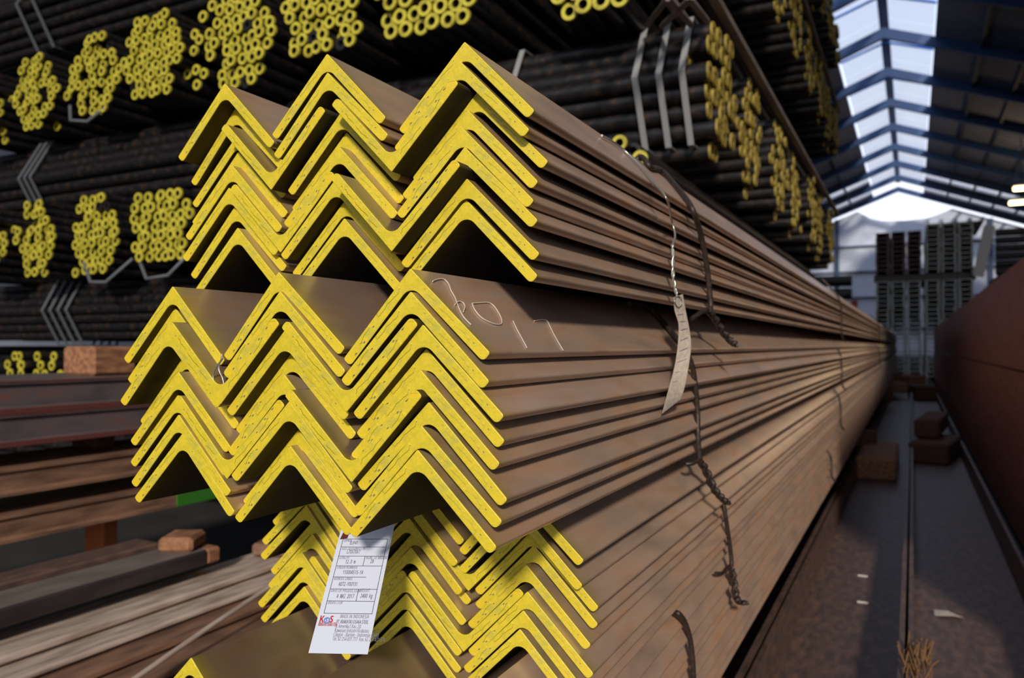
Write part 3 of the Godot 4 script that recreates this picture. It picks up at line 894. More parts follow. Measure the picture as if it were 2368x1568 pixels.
# ---------------------------------------------------------------- beams and girders
func h_profile(w: float, h: float, tw: float, tf: float) -> PackedVector2Array:
	# flanges upright at both sides, web lying between them
	var p := PackedVector2Array()
	for q in [[-w, -h], [-w + tf, -h], [-w + tf, -tw], [w - tf, -tw], [w - tf, -h], [w, -h], [w, h], [w - tf, h], [w - tf, tw], [-w + tf, tw], [-w + tf, h], [-w, h]]:
		p.append(Vector2(q[0], q[1]))
	return p

func build_beams() -> void:
	var white := [Color.WHITE, Color.WHITE]
	# H-beams lying in the aisle, webs flat
	var spots := [[-0.1135, 0.1005, "wide steel beam lying flat in the aisle beside the angle bars"], [0.1055, 0.1135, "wide steel beam lying flat in the aisle below the red girders"], [-0.3335, 0.1135, "wide steel beam lying flat underneath the angle bar stack"]]
	for q in spots:
		var s := Shape.new()
		s.run(h_profile(q[1], 0.080, 0.005, 0.0085), [0.0, -13.5], white)
		tag(put("floor_beam", s.mesh(M.floor_beam), null, Vector3(q[0], -0.556, -0.6)), q[2], "beam", "beams lying in the aisle")
	# red-brown girders on the aisle's far side
	for q in [[-0.350, 0.268, "lower red-brown girder standing along the aisle floor"], [0.0955, 0.1715, "upper red-brown girder resting on another along the aisle"]]:
		var s := Shape.new()
		s.run(h_profile(0.15, q[1], 0.006, 0.014), [0.0, -12.5], white)
		tag(put("girder", s.mesh(M.girder), null, Vector3(0.45, q[0], -1.4)), q[2], "girder", "girders along the aisle")
	# beams on the rack side, running the same way as the bars
	var s := Shape.new()
	var left := [
		[-1.565, -0.089, 0.165, 0.0275, "red_beam", "topmost red-edged beam under the low heap of pipes"],
		[-1.565, -0.147, 0.165, 0.0275, "red_beam", "second red-edged beam, directly below the topmost one"],
		[-1.50, -0.238, 0.10, 0.0245, "brown", "rusty brown channel in the middle of the beam pile"],
		[-1.50, -0.319, 0.10, 0.0245, "brown", "rusty brown channel with a green painted patch"],
	]
	for q in left:
		s = Shape.new()
		var w: float = q[2]
		var h: float = q[3]
		s.run(PackedVector2Array([Vector2(-w, -h), Vector2(w, -h), Vector2(w, -h + 0.006), Vector2(w - 0.006, -h + 0.010), Vector2(w - 0.006, h - 0.010), Vector2(w, h - 0.006), Vector2(w, h), Vector2(-w, h)]), [0.0, -7.0], white)
		var o := base("pile_beam", Vector3(q[0], q[1], 0.0))
		put("beam", s.mesh(M[q[4]]), o)
		if q[4] == "red_beam":
			for e in [-1.0, 1.0]:
				s = Shape.new()
				s.box(Vector3(-w, h * e - 0.0035 - 0.0002 * e, -7.0), Vector3(w + 0.001, h * e + 0.0035 - 0.0036 * e, 0.0), 0.001)
				put("flange", s.mesh(M.red_edge), o)
		tag(o, q[5], "beam", "beams piled on the rack side")
		if q[5].contains("green"):
			s = Shape.new()
			s.box(Vector3(w - 0.001, -h, -1.40), Vector3(w + 0.0015, h, -1.155))
			put("green_paint", s.mesh(M.green), o).set_meta("label", "green painted patch")
	for q in [[-1.54, -0.194, -1.06, 0.04, 0.018, "dark packing block between the second red beam and the brown channel", "old_wood"], [-1.50, -0.279, -1.20, 0.04, 0.015, "dark packing block between the two brown channels", "old_wood"], [-1.50, -0.415, -1.05, 0.03, 0.07, "orange wooden block under the green-patched channel", "orange_wood"]]:
		s = Shape.new()
		s.box(Vector3(-q[3], -q[4], -q[3] * 0.6), Vector3(q[3], q[4], q[3] * 0.6), 0.004)
		tag(put("packing_block", s.mesh(M[q[6]]), null, Vector3(q[0], q[1], q[2])), q[5], "block")
	s = Shape.new()
	s.box(Vector3(-0.05, -0.03, -0.05), Vector3(0.05, 0.03, 0.05), 0.006)
	tag(put("packing_block", s.mesh(M.wood), null, Vector3(-1.52, -0.031, -1.06)), "square brown wooden block on the topmost red-edged beam", "block")
	# flats and bars lying lower down
	var flats := [
		[-1.255, -1.195, -0.350, 0.024, "floor_beam", -0.95, "narrow dark brown bar behind the grey square bar"],
		[-1.190, -1.109, -0.360, 0.027, "dark_bar", -0.98, "grey-topped square bar with a sawn brown end"],
		[-1.172, -1.074, -0.412, 0.012, "pale", -2.6, "pale flat bar just below the grey square bar"],
		[-1.110, -1.030, -0.428, 0.010, "pale", -2.6, "second pale flat bar, lapped under the first"],
		[-1.055, -0.990, -0.442, 0.012, "brown", -3.0, "reddish-brown flat bar beside the pale ones"],
		[-1.010, -0.940, -0.458, 0.014, "brown", -3.0, "broad brown flat bar under the loose steel band"],
		[-0.960, -0.890, -0.478, 0.016, "floor_beam", -3.0, "dark brown flat bar low in the pile"],
		[-0.905, -0.830, -0.496, 0.016, "brown", -3.0, "rust-streaked flat bar beside the lowest angle bundle"],
		[-0.845, -0.750, -0.512, 0.016, "brown", -3.0, "lowest brown flat bar of the pile"],
		[-0.765, -0.600, -0.530, 0.016, "floor_beam", -3.0, "wide dark flat bar under the lowest angle bundle's edge"],
	]
	for q in flats:
		s = Shape.new()
		s.box(Vector3(q[0], q[2] - q[3], q[5]), Vector3(q[1], q[2], -0.05), 0.003)
		var fb := put("flat_bar", s.mesh(M[q[4]]))
		tag(fb, q[6], "bar", "flat bars piled on the rack side")
		if q[6].begins_with("grey-topped"):
			s = Shape.new()
			s.box(Vector3(q[0] + 0.003, q[2], q[5] + 0.003), Vector3(q[1] - 0.004, q[2] + 0.0012, -0.05))
			put("grey_top", s.mesh(M.grey_top), fb)  # top plate in a lighter grey than the bar body
			s = Shape.new()
			s.box(Vector3(q[0], q[2] - q[3], q[5] - 0.03), Vector3(q[1], q[2], q[5]), 0.004)
			put("sawn_end", s.mesh(M.wood), fb)
	# bearers under those piles
	for q in [[-0.40, "near"], [-2.4, "far"]]:
		s = Shape.new()
		s.box(Vector3(-1.35, FLOOR_Y, q[0] - 0.06), Vector3(-0.58, -0.547, q[0] + 0.06), 0.005)
		tag(put("bearer", s.mesh(M.old_wood)), "%s timber bearer under the flat bar pile" % q[1], "timber")
	s = Shape.new()
	s.box(Vector3(-0.030, -0.013, -0.035), Vector3(0.03, 0.013, 0.035), 0.006)
	var chunk := put("timber_offcut", s.mesh(M.wood), null, Vector3(-1.155, -0.3465, -0.965))
	chunk.rotation.y = 0.5
	tag(chunk, "rough timber offcut behind the sawn end of the grey bar", "timber")
	for q in [[-1.10, -0.396, -1.16, 0.35, 0.0], [-1.03, -0.402, -1.30, -0.5, 0.12], [-1.13, -0.380, -1.27, 0.9, -0.1]]:
		s = Shape.new()
		s.box(Vector3(-0.055, -0.012, -0.03), Vector3(0.055, 0.012, 0.03), 0.005)
		var scrap := put("rusty_scrap", s.mesh(M.brown), null, Vector3(q[0], q[1], q[2]))
		scrap.rotation = Vector3(0, q[3], q[4])
		tag(scrap, "rusty scrap piece heaped behind the sawn bar, %s" % ["lowest at the front", "lying beside the thin band", "topmost of the heap"][int(q[1] > -0.399) + int(q[1] > -0.39)], "scrap", "rusty scraps behind the sawn bar")
	# a loose steel band lying over the flats
	s = Shape.new()
	var pts := []
	for k in 13:
		var f := k / 12.0
		pts.append(Vector3(lerpf(-0.90, -1.03, f) + 0.02 * sin(f * 3.0), lerpf(-0.452, -0.400, f) + 0.02 * sin(f * PI), lerpf(-0.60, -1.25, f)))
	s.tube(pts, 0.004, 6)
	tag(put("loose_band", s.mesh(M.pale)), "loose pale steel band curving over the flat bars", "band")
	# timbers under the angle bar stack
	for k in 4:
		s = Shape.new()
		s.box(Vector3(-0.55, -0.4755, -0.04), Vector3(-0.15, -0.392, 0.04), 0.005)
		tag(put("dunnage_timber", s.mesh(M.old_wood), null, Vector3(0, 0, [-0.9, -4.0, -7.5, -11.5][k])), "timber under the angle bar stack, %s along the aisle" % ORD[k], "timber", "timbers under the stack")

func build_aisle() -> void:
	# wooden blocks and scraps on the beams
	var blocks := [
		[Vector3(-0.135, -0.502, -3.80), Vector3(0.078, 0.048, 0.30), 0.0, "wood", "squared brown timber block lying in the flat beam beside the bars"],
		[Vector3(0.100, -0.502, -4.35), Vector3(0.085, 0.048, 0.24), -0.16, "old_wood", "dark end-grain timber block in the beam by the girders"],
		[Vector3(0.090, -0.405, -4.60), Vector3(0.055, 0.045, 0.30), -0.1, "old_wood", "grey timber piece lying on the dark end-grain block"],
		[Vector3(-0.190, -0.432, -9.2), Vector3(0.09, 0.044, 0.22), 0.3, "wood", "small tan block by the far ends of the angle bars"],
		[Vector3(-0.05, -0.45, -10.6), Vector3(0.10, 0.10, 0.2), 0.6, "wood", "tan timber block turned askew far down the aisle"],
		[Vector3(0.09, -0.475, -9.0), Vector3(0.10, 0.075, 0.2), 0.2, "old_wood", "grey rounded bundle of timber far down the aisle"],
	]
	for q in blocks:
		var s := Shape.new()
		s.box(-q[1], q[1], 0.010)
		var o := put("timber_block", s.mesh(M[q[3]]), null, q[0])
		o.rotation.y = q[2]
		tag(o, q[4], "block")
	var s := Shape.new()
	for k in 5:
		var a := k * 1.25
		s.flat([Vector3(0, 0.012, 0), Vector3(cos(a) * 0.030, 0.001 + 0.006 * (k % 2), sin(a) * 0.018), Vector3(cos(a + 1.25) * 0.030, 0.001 + 0.006 * ((k + 1) % 2), sin(a + 1.25) * 0.018)], Color.WHITE, Vector3.UP)
	tag(put("paper_scrap", s.mesh(M.paper), null, Vector3(0.062, -0.551, -1.82)), "crumpled pale paper scrap on the beam below the girders", "scrap")
	for q in [[Vector3(-0.108, -0.5505, -2.04), "upper small pale chip on the flat beam"], [Vector3(-0.097, -0.5505, -1.83), "lower small pale chip on the flat beam"]]:
		s = Shape.new()
		s.box(Vector3(-0.011, 0, -0.004), Vector3(0.011, 0.003, 0.004), 0.001)
		tag(put("wood_chip", s.mesh(M.rag), null, q[0]), q[1], "chip")
	s = Shape.new()
	rng.seed = 9
	for k in 60:
		var p := Vector3(rng.randf_range(-0.018, 0.018), rng.randf_range(0.0, 0.012), rng.randf_range(-0.06, 0.06))
		s.tube([p, p + Vector3(rng.randf_range(-0.012, 0.012), rng.randf_range(0.0, 0.02), rng.randf_range(-0.05, -0.02))], 0.0012, 4)
	var straw := put("straw_tuft", s.mesh(M.straw), null, Vector3(0.004, -0.478, -1.30))
	straw.set_meta("kind", "stuff")
	tag(straw, "tuft of brown fibre on the beam flange at the bottom of the aisle", "fibre")
	# pale cloth wrapped over the bars' far ends
	s = Shape.new()
	s.box(Vector3(-0.07, -0.18, -0.10), Vector3(0.06, 0.17, 0.10), 0.05)
	tag(put("cloth_wrap", s.mesh(M.rag), null, Vector3(-0.27, 0.06, -12.62)), "pale cloth draped over the far ends of the angle bars", "cloth")

# ---------------------------------------------------------------- wires and tags
func twist(s: Shape, pts: Array, r: float, turns: float) -> void:
	for ph in [0.0, PI]:
		var out := []
		var n := 36
		for k in n + 1:
			var f := float(k) / n * (pts.size() - 1)
			var i := mini(int(f), pts.size() - 2)
			var p: Vector3 = pts[i].lerp(pts[i + 1], f - i)
			var a: float = turns * TAU * k / n + ph
			out.append(p + Vector3(cos(a) * r * 0.95, sin(a) * r * 0.5, sin(a) * r * 0.95))
		s.tube(out, r, 6)

func smooth(pts: Array, n := 6) -> Array:
	var c := Curve3D.new()
	for k in pts.size():
		var d: Vector3 = (pts[mini(k + 1, pts.size() - 1)] - pts[maxi(k - 1, 0)]) / 6.0
		c.add_point(pts[k], -d, d)
	var out := []
	for k in (pts.size() - 1) * n + 1:
		out.append(c.sample(int(k / n) if k / n < pts.size() - 1 else pts.size() - 2, (k % n) / float(n) if k / n < pts.size() - 1 else 1.0))
	return out

func build_wires() -> void:
	var g := "tie wires round the angle bar bundles"
	var label := ["rusty tie wire with a twisted tail round the topmost angle bar bundle", "dark tie wire twisted off round the second angle bar bundle", "dark tie wire ending in a twisted curl round the third bundle", "dark tie wire bending round the lowest angle bar bundle"]
	if true:
		var s := Shape.new()
		s.tube(smooth([Vector3(-0.2620, 0.1760, -0.7650), Vector3(-0.2500, 0.1955, -0.7750), Vector3(-0.2356, 0.1815, -0.7633), Vector3(-0.2464, 0.1927, -0.8199), Vector3(-0.2537, 0.2002, -0.8709), Vector3(-0.2173, 0.1628, -0.8141), Vector3(-0.1950, 0.1371, -0.7712), Vector3(-0.1930, 0.1154, -0.7984), Vector3(-0.1920, 0.0820, -0.8222), Vector3(-0.1910, 0.0460, -0.8332), Vector3(-0.1900, 0.0356, -0.8248)]), 0.0029, 8)
		twist(s, smooth([Vector3(-0.1900, 0.0379, -0.8151), Vector3(-0.1880, 0.0300, -0.8380), Vector3(-0.1840, 0.0165, -0.8575), Vector3(-0.1780, 0.0057, -0.8733), Vector3(-0.1720, 0.0014, -0.8712)], 3), 0.0026, 3.5)
		s.tube(smooth([Vector3(-0.1990, 0.0277, -0.7861), Vector3(-0.1930, 0.0347, -0.8013), Vector3(-0.1890, 0.0390, -0.8205)]), 0.0025, 6)
		tag(put("tie_wire", s.mesh(M.wire)), label[0], "wire", g)
	if true:
		var s := Shape.new()
		s.tube(smooth([Vector3(-0.2424, 0.0408, -0.7168), Vector3(-0.2441, 0.0424, -0.7510), Vector3(-0.2378, 0.0367, -0.7741), Vector3(-0.2226, 0.0226, -0.7687), Vector3(-0.2023, 0.0038, -0.7509), Vector3(-0.1930, -0.0161, -0.7587), Vector3(-0.1920, -0.0387, -0.7716), Vector3(-0.1920, -0.0651, -0.7801), Vector3(-0.1910, -0.0908, -0.7776), Vector3(-0.1900, -0.1155, -0.7821)]), 0.0027, 8)
		twist(s, smooth([Vector3(-0.1900, -0.1144, -0.7804), Vector3(-0.1870, -0.1278, -0.7969), Vector3(-0.1830, -0.1463, -0.8100), Vector3(-0.1780, -0.1579, -0.8235), Vector3(-0.1740, -0.1653, -0.8340)], 3), 0.0026, 3.5)
		s.tube(smooth([Vector3(-0.2000, -0.1169, -0.7651), Vector3(-0.1940, -0.1161, -0.7686), Vector3(-0.1900, -0.1135, -0.7804)]), 0.0023, 6)
		tag(put("tie_wire", s.mesh(M.wire)), label[1], "wire", g)
	if true:
		var s := Shape.new()
		s.tube(smooth([Vector3(-0.1960, -0.1751, -0.9136), Vector3(-0.1930, -0.1976, -0.9155), Vector3(-0.1920, -0.2280, -0.9294), Vector3(-0.1910, -0.2498, -0.9364), Vector3(-0.1900, -0.2633, -0.9338)]), 0.0026, 8)
		twist(s, smooth([Vector3(-0.1900, -0.2596, -0.9314), Vector3(-0.1890, -0.2788, -0.9411), Vector3(-0.1870, -0.2960, -0.9434), Vector3(-0.1830, -0.3030, -0.9433), Vector3(-0.1780, -0.3069, -0.9593)], 3), 0.0026, 3.5)
		s.tube(smooth([Vector3(-0.1990, -0.2573, -0.8906), Vector3(-0.1950, -0.2614, -0.9103), Vector3(-0.1910, -0.2573, -0.9339)]), 0.0022, 6)
		tag(put("tie_wire", s.mesh(M.wire)), label[2], "wire", g)
	if true:
		var s := Shape.new()
		s.tube(smooth([Vector3(-0.2020, -0.2549, -0.7335), Vector3(-0.1980, -0.2543, -0.7310), Vector3(-0.1950, -0.2653, -0.7416), Vector3(-0.1930, -0.2828, -0.7516), Vector3(-0.1920, -0.3034, -0.7574), Vector3(-0.1920, -0.3284, -0.7623), Vector3(-0.1920, -0.3571, -0.7655)]), 0.0027, 8)
		tag(put("tie_wire", s.mesh(M.wire)), label[3], "wire", g)
	if true:
		var s := Shape.new()
		s.tube(smooth([Vector3(-0.2356, 0.1801, -0.6262), Vector3(-0.2399, 0.1845, -0.6638), Vector3(-0.2366, 0.1812, -0.6875), Vector3(-0.2186, 0.1626, -0.6804), Vector3(-0.1955, 0.1388, -0.6445), Vector3(-0.1750, 0.1178, -0.6126), Vector3(-0.1920, 0.1144, -0.6853), Vector3(-0.1900, 0.1002, -0.6908), Vector3(-0.1890, 0.0898, -0.6786)]), 0.0010, 8)
		twist(s, smooth([Vector3(-0.1890, 0.0898, -0.6786), Vector3(-0.1880, 0.0785, -0.6777), Vector3(-0.1870, 0.0646, -0.6726), Vector3(-0.1860, 0.0533, -0.6745), Vector3(-0.1840, 0.0442, -0.6756), Vector3(-0.1830, 0.0421, -0.6805)], 3), 0.0009, 3.5)
		s.tube(smooth([Vector3(-0.1825, 0.0428, -0.6659), Vector3(-0.1825, 0.0381, -0.6617), Vector3(-0.1825, 0.0337, -0.6715), Vector3(-0.1825, 0.0361, -0.6829), Vector3(-0.1825, 0.0422, -0.6815), Vector3(-0.1825, 0.0438, -0.6701)]), 0.0008, 6)
		tag(put("thin_wire", s.mesh(M.bright_wire)), "thin bright wire holding the curled paper tag against the bars", "wire", "")
	if true:
		var s := Shape.new()
		s.tube(smooth([Vector3(-0.3864, -0.0049, -0.3520), Vector3(-0.3867, -0.0087, -0.3520), Vector3(-0.3913, -0.0137, -0.3520), Vector3(-0.3939, -0.0186, -0.3520), Vector3(-0.3924, -0.0246, -0.3520), Vector3(-0.3878, -0.0278, -0.3520), Vector3(-0.3848, -0.0253, -0.3520), Vector3(-0.3855, -0.0207, -0.3520), Vector3(-0.3886, -0.0158, -0.3520), Vector3(-0.3886, -0.0114, -0.3520), Vector3(-0.3852, -0.0076, -0.3520)]), 0.0006, 6)
		tag(put("wire_loop", s.mesh(M.bright_wire)), "small bright wire loop hanging in the first valley of the second bundle", "wire")
	if true:
		var s := Shape.new()
		var a := smooth([Vector3(-0.1835, 0.0419, -0.6626), Vector3(-0.1830, 0.0300, -0.6649), Vector3(-0.1815, 0.0181, -0.6719), Vector3(-0.1825, 0.0000, -0.6726), Vector3(-0.1860, -0.0190, -0.6740), Vector3(-0.1885, -0.0358, -0.6663), Vector3(-0.1900, -0.0576, -0.6502)], 4)
		var b := smooth([Vector3(-0.1825, 0.0464, -0.6889), Vector3(-0.1810, 0.0311, -0.6935), Vector3(-0.1780, 0.0155, -0.6938), Vector3(-0.1760, 0.0000, -0.6920), Vector3(-0.1780, -0.0193, -0.6905), Vector3(-0.1820, -0.0387, -0.6908), Vector3(-0.1850, -0.0483, -0.6873)], 4)
		var d := Vector3(-0.00025, 0, -0.0001)
		for k in a.size() - 1:
			s.flat([a[k], b[k], b[k + 1], a[k + 1]], Color.WHITE, Vector3(1, 0, 1))
			s.flat([a[k] + d, b[k] + d, b[k + 1] + d, a[k + 1] + d], Color.WHITE, Vector3(-1, 0, -1))
			s.flat([a[k], a[k + 1], a[k + 1] + d, a[k] + d], Color.WHITE, a[k] - b[k])
			s.flat([b[k], b[k + 1], b[k + 1] + d, b[k] + d], Color.WHITE, b[k] - a[k])
		var o := base("curled_tag")
		put("sheet", s.mesh(M.old_label), o)
		for k in range(5, a.size() - 4, 2):
			s = Shape.new()
			var e := Vector3(0.0003, 0, 0.0002)
			var p: Vector3 = a[k].lerp(b[k], 0.12) + e
			var q: Vector3 = a[k + 1].lerp(b[k + 1], 0.12 + 0.6) + e - (a[k + 1] - a[k]) * 1.7
			s.tube([p, q], 0.00022, 4)
			put("printed_line", s.mesh(M.pale_ink), o)
		tag(o, "curled beige paper tag hanging on thin wire beside the bars", "tag")
	var chalk := base("chalk_mark")
	if true:
		var s := Shape.new()
		s.tube(smooth([Vector3(-0.2429, 0.0368, -0.3734), Vector3(-0.2448, 0.0385, -0.3808), Vector3(-0.2458, 0.0394, -0.3897), Vector3(-0.2428, 0.0366, -0.3902), Vector3(-0.2380, 0.0322, -0.3852), Vector3(-0.2334, 0.0279, -0.3820), Vector3(-0.2276, 0.0225, -0.3760), Vector3(-0.2220, 0.0174, -0.3709), Vector3(-0.2184, 0.0141, -0.3697), Vector3(-0.2159, 0.0117, -0.3704)], 4), 0.00045, 4)
		put("stroke", s.mesh(M.chalk), chalk)
	if true:
		var s := Shape.new()
		s.tube(smooth([Vector3(-0.2283, 0.0232, -0.3737), Vector3(-0.2307, 0.0254, -0.3818), Vector3(-0.2301, 0.0249, -0.3856), Vector3(-0.2273, 0.0223, -0.3830), Vector3(-0.2239, 0.0192, -0.3757)], 4), 0.00045, 4)
		put("stroke", s.mesh(M.chalk), chalk)
	if true:
		var s := Shape.new()
		s.tube(smooth([Vector3(-0.2302, 0.0250, -0.3964), Vector3(-0.2314, 0.0260, -0.4080), Vector3(-0.2320, 0.0266, -0.4200), Vector3(-0.2292, 0.0240, -0.4223), Vector3(-0.2225, 0.0178, -0.4173), Vector3(-0.2177, 0.0134, -0.4097), Vector3(-0.2169, 0.0127, -0.4014), Vector3(-0.2186, 0.0142, -0.3946), Vector3(-0.2215, 0.0169, -0.3907), Vector3(-0.2263, 0.0213, -0.3922), Vector3(-0.2302, 0.0250, -0.3964)], 4), 0.00045, 4)
		put("stroke", s.mesh(M.chalk), chalk)
	if true:
		var s := Shape.new()
		s.tube(smooth([Vector3(-0.2199, 0.0154, -0.4289), Vector3(-0.2136, 0.0096, -0.4224), Vector3(-0.2079, 0.0043, -0.4174), Vector3(-0.2020, -0.0011, -0.4119)], 4), 0.00045, 4)
		put("stroke", s.mesh(M.chalk), chalk)
	if true:
		var s := Shape.new()
		s.tube(smooth([Vector3(-0.2209, 0.0164, -0.4613), Vector3(-0.2223, 0.0177, -0.4764), Vector3(-0.2216, 0.0170, -0.4831), Vector3(-0.2137, 0.0097, -0.4742), Vector3(-0.2061, 0.0027, -0.4664), Vector3(-0.2001, -0.0029, -0.4610)], 4), 0.00045, 4)
		put("stroke", s.mesh(M.chalk), chalk)
	tag(chalk, "white chalk figures scrawled on the second bundle's top aisle-side bar", "marking")
	# ties further along
	for q in [[-2.55, 0.16, 0.035, 0, "second tie wire along the topmost bundle"], [-2.55, 0.0, -0.115, 1, "second tie wire along the second bundle"], [-2.5, -0.13, -0.235, 2, "second tie wire along the third bundle"], [-5.6, 0.16, 0.035, 0, "third tie wire along the topmost bundle"], [-5.6, 0.0, -0.115, 1, "third tie wire along the second bundle"], [-2.2, -0.265, -0.345, 3, "second tie wire along the lowest bundle"]]:
		var s := Shape.new()
		s.tube(smooth([Vector3(-0.245, q[1] + 0.045, q[0]), Vector3(-0.200, q[1] - 0.012, q[0]), Vector3(-0.192, (q[1] + q[2]) / 2, q[0] - 0.02), Vector3(-0.192, q[2], q[0] - 0.03), Vector3(-0.185, q[2] - 0.02, q[0] - 0.06)]), 0.0027, 6)
		tag(put("tie_wire", s.mesh(M.wire)), q[4], "wire", g)

func letters(parent: Node3D, text: String, x: float, y: float, h: float, mat: Material, font := "Droid Sans Mono", bold := false, squeeze := 1.0) -> void:
	var tm := TextMesh.new()
	var f := SystemFont.new()
	f.font_names = PackedStringArray([font])
	if bold:
		f.font_weight = 700
	tm.font = f
	tm.text = text
	tm.font_size = 32
	tm.pixel_size = h / 24.0
	tm.depth = 0.00004
	tm.curve_step = 2.0
	tm.horizontal_alignment = HORIZONTAL_ALIGNMENT_LEFT
	tm.vertical_alignment = VERTICAL_ALIGNMENT_BOTTOM
	tm.material = mat
	var o := put("printed_text", tm, parent, Vector3(x, y, 0.00016))
	o.scale.x = squeeze

func line(parent: Node3D, a: Vector2, b: Vector2, mat: Material, w := 0.00016) -> void:
	var s := Shape.new()
	s.box(Vector3(minf(a.x, b.x) - w, minf(a.y, b.y) - w, 0.0001), Vector3(maxf(a.x, b.x) + w, maxf(a.y, b.y) + w, 0.00016))
	put("printed_line", s.mesh(mat), parent)

func build_tag() -> void:
	var foot := Vector3(-0.3312, -0.1889, -0.3700)
	var ax := Vector3(0.0354, 0.0011, -0.0128)
	var ay := Vector3(-0.0237, 0.0635, -0.0603)
	var lean := 0.0
	# layout in metres, origin at the foot of the sheet; the sheet bends back towards its top
	var W := 0.03767
	var H := 0.09069
	var o := Node3D.new()
	o.name = numbered("bundle_tag")
	add_child(o, true)
	o.transform = Transform3D(Basis(ax.normalized(), ay.normalized(), ax.cross(ay).normalized()), foot)
	var s := Shape.new()
	var n := 12
	var prev := []
	for k in n + 1:
		var f := 1.04 * k / n
		var bow := Vector2(0.0, 0.0)
		var y := f * H
		var lx := lean * f
		var dz := 0.0
		var row := [Vector3(lx, y, dz), Vector3(lx + W, y, dz)]
		if k > 0:
			s.flat([prev[0], prev[1], row[1], row[0]], Color.WHITE, Vector3(0, 0, 1))
			var d := Vector3(0, 0, -0.0003)
			s.flat([prev[0] + d, prev[1] + d, row[1] + d, row[0] + d], Color.WHITE, Vector3(0, 0, -1))
			s.flat([prev[0], row[0], row[0] + d, prev[0] + d], Color.WHITE, Vector3(-1, 0, 0))
			s.flat([prev[1], row[1], row[1] + d, prev[1] + d], Color.WHITE, Vector3(1, 0, 0))
		else:
			s.flat([row[0], row[1], row[1] + Vector3(0, 0, -0.0003), row[0] + Vector3(0, 0, -0.0003)], Color.WHITE, Vector3(0, -1, 0))
		prev = row
	put("sheet", s.mesh(M.label), o)
	tag(o, "white printed steel bundle tag hanging under the second angle bar bundle", "tag")
	var u := W
	var sh := func(f: float) -> float: return lean * f
	# table: heights as fractions of the sheet
	var rows := [0.915, 0.855, 0.790, 0.722, 0.645, 0.572, 0.500, 0.425, 0.345]
	rows = [0.880, 0.812, 0.735, 0.655, 0.565, 0.470, 0.378, 0.285]
	for k in rows.size():
		var f: float = rows[k]
		line(o, Vector2(sh.call(f) + u * 0.09, f * H), Vector2(sh.call(f) + u * (0.93 if k < 4 or k > 4 else 0.68), f * H), M.ink)
	for e in [0.09, 0.93]:
		for k in rows.size() - 1:
			var fa: float = rows[k]
			var fb: float = rows[k + 1]
			line(o, Vector2(sh.call((fa + fb) / 2) + u * e, fb * H), Vector2(sh.call((fa + fb) / 2) + u * e, fa * H), M.ink)
	line(o, Vector2(sh.call(0.69) + u * 0.58, rows[3] * H), Vector2(sh.call(0.69) + u * 0.58, rows[2] * H), M.ink)
	line(o, Vector2(sh.call(0.42) + u * 0.60, rows[6] * H), Vector2(sh.call(0.42) + u * 0.60, rows[5] * H), M.ink)
	var cell := H * 0.031
	var texts := [["BJP41", 0.24, 0.822], ["L70X70X7", 0.22, 0.746], ["12.0 m", 0.24, 0.664], ["28", 0.70, 0.668], ["110004515-1A", 0.24, 0.578], ["A072-Y00131", 0.22, 0.484], ["4 MAI 2017", 0.24, 0.390], ["2480 kg", 0.66, 0.394]]
	for q in texts:
		letters(o, q[0], u * q[1], q[2] * H, cell, M.ink, "Droid Sans Mono", false, 0.52)
	for q in [["GRADE", 0.11, 0.848], ["SIZE DESIGNATION", 0.11, 0.779], ["LENGTH", 0.11, 0.702], ["NUM. OF BATANG", 0.60, 0.702], ["ORDER NUMBER", 0.11, 0.622], ["BUNDLE LABEL", 0.11, 0.532], ["DATE OF PRODUCTION", 0.11, 0.437], ["WEIGHT", 0.62, 0.439], ["INSPECTOR", 0.11, 0.345]]:
		letters(o, q[0], u * q[1], q[2] * H, H * 0.0075, M.pale_ink, "Droid Sans", false, 0.6)
	letters(o, "K", u * 0.035, 0.200 * H, H * 0.052, M.red_ink, "Droid Sans", true, 0.78)
	letters(o, "S", u * 0.218, 0.200 * H, H * 0.052, M.red_ink, "Droid Sans", true, 0.78)
	letters(o, "S", u * 0.150, 0.214 * H, H * 0.024, M.blue_ink, "Droid Sans", true, 0.8)
	s = Shape.new()
	for k in 24:
		var a := TAU * k / 24
		var b := TAU * (k + 1) / 24
		for rr in [[0.62, 0.74], [0.84, 1.0]]:
			s.face([Vector3(cos(a) * rr[1], sin(a) * rr[1], 0), Vector3(cos(b) * rr[1], sin(b) * rr[1], 0), Vector3(cos(b) * rr[0], sin(b) * rr[0], 0), Vector3(cos(a) * rr[0], sin(a) * rr[0], 0)], [Vector3(0, 0, 1)], [Color.WHITE])
	put("printed_emblem", s.mesh(M.blue_ink), o, Vector3(u * 0.172, 0.2325 * H, 0.0002)).scale = Vector3(0.0021, 0.0021, 1)
	letters(o, "KRAKATAU OSAKA STEEL", u * 0.04, 0.183 * H, H * 0.006, M.red_ink, "Droid Sans", true, 0.34)
	letters(o, "MADE IN INDONESIA", u * 0.39, 0.243 * H, H * 0.021, M.pale_ink, "Droid Sans", false, 0.62)
	letters(o, "PT. KRAKATAU OSAKA STEEL", u * 0.345, 0.203 * H, H * 0.019, M.ink, "Droid Sans", false, 0.52)
	for q in [["Jl. Amerika I Kav. 2B", 0.170], ["Kawasan Industri Krakatau", 0.140], ["Cilegon - Banten - Indonesia 42443", 0.110], ["Tel. 62 254 831 777  Fax. 62 254 831 778", 0.080]]:
		letters(o, q[0], u * 0.35, q[1] * H, H * 0.013, M.pale_ink, "Droid Sans", false, 0.58)
	s = Shape.new()
	s.face([Vector3(0, 0, 0), Vector3(0.0052, 0.001, 0), Vector3(0.0062, 0.012, 0), Vector3(0.0025, 0.0125, 0)], [Vector3(0, 0, 1)], [Color.WHITE])
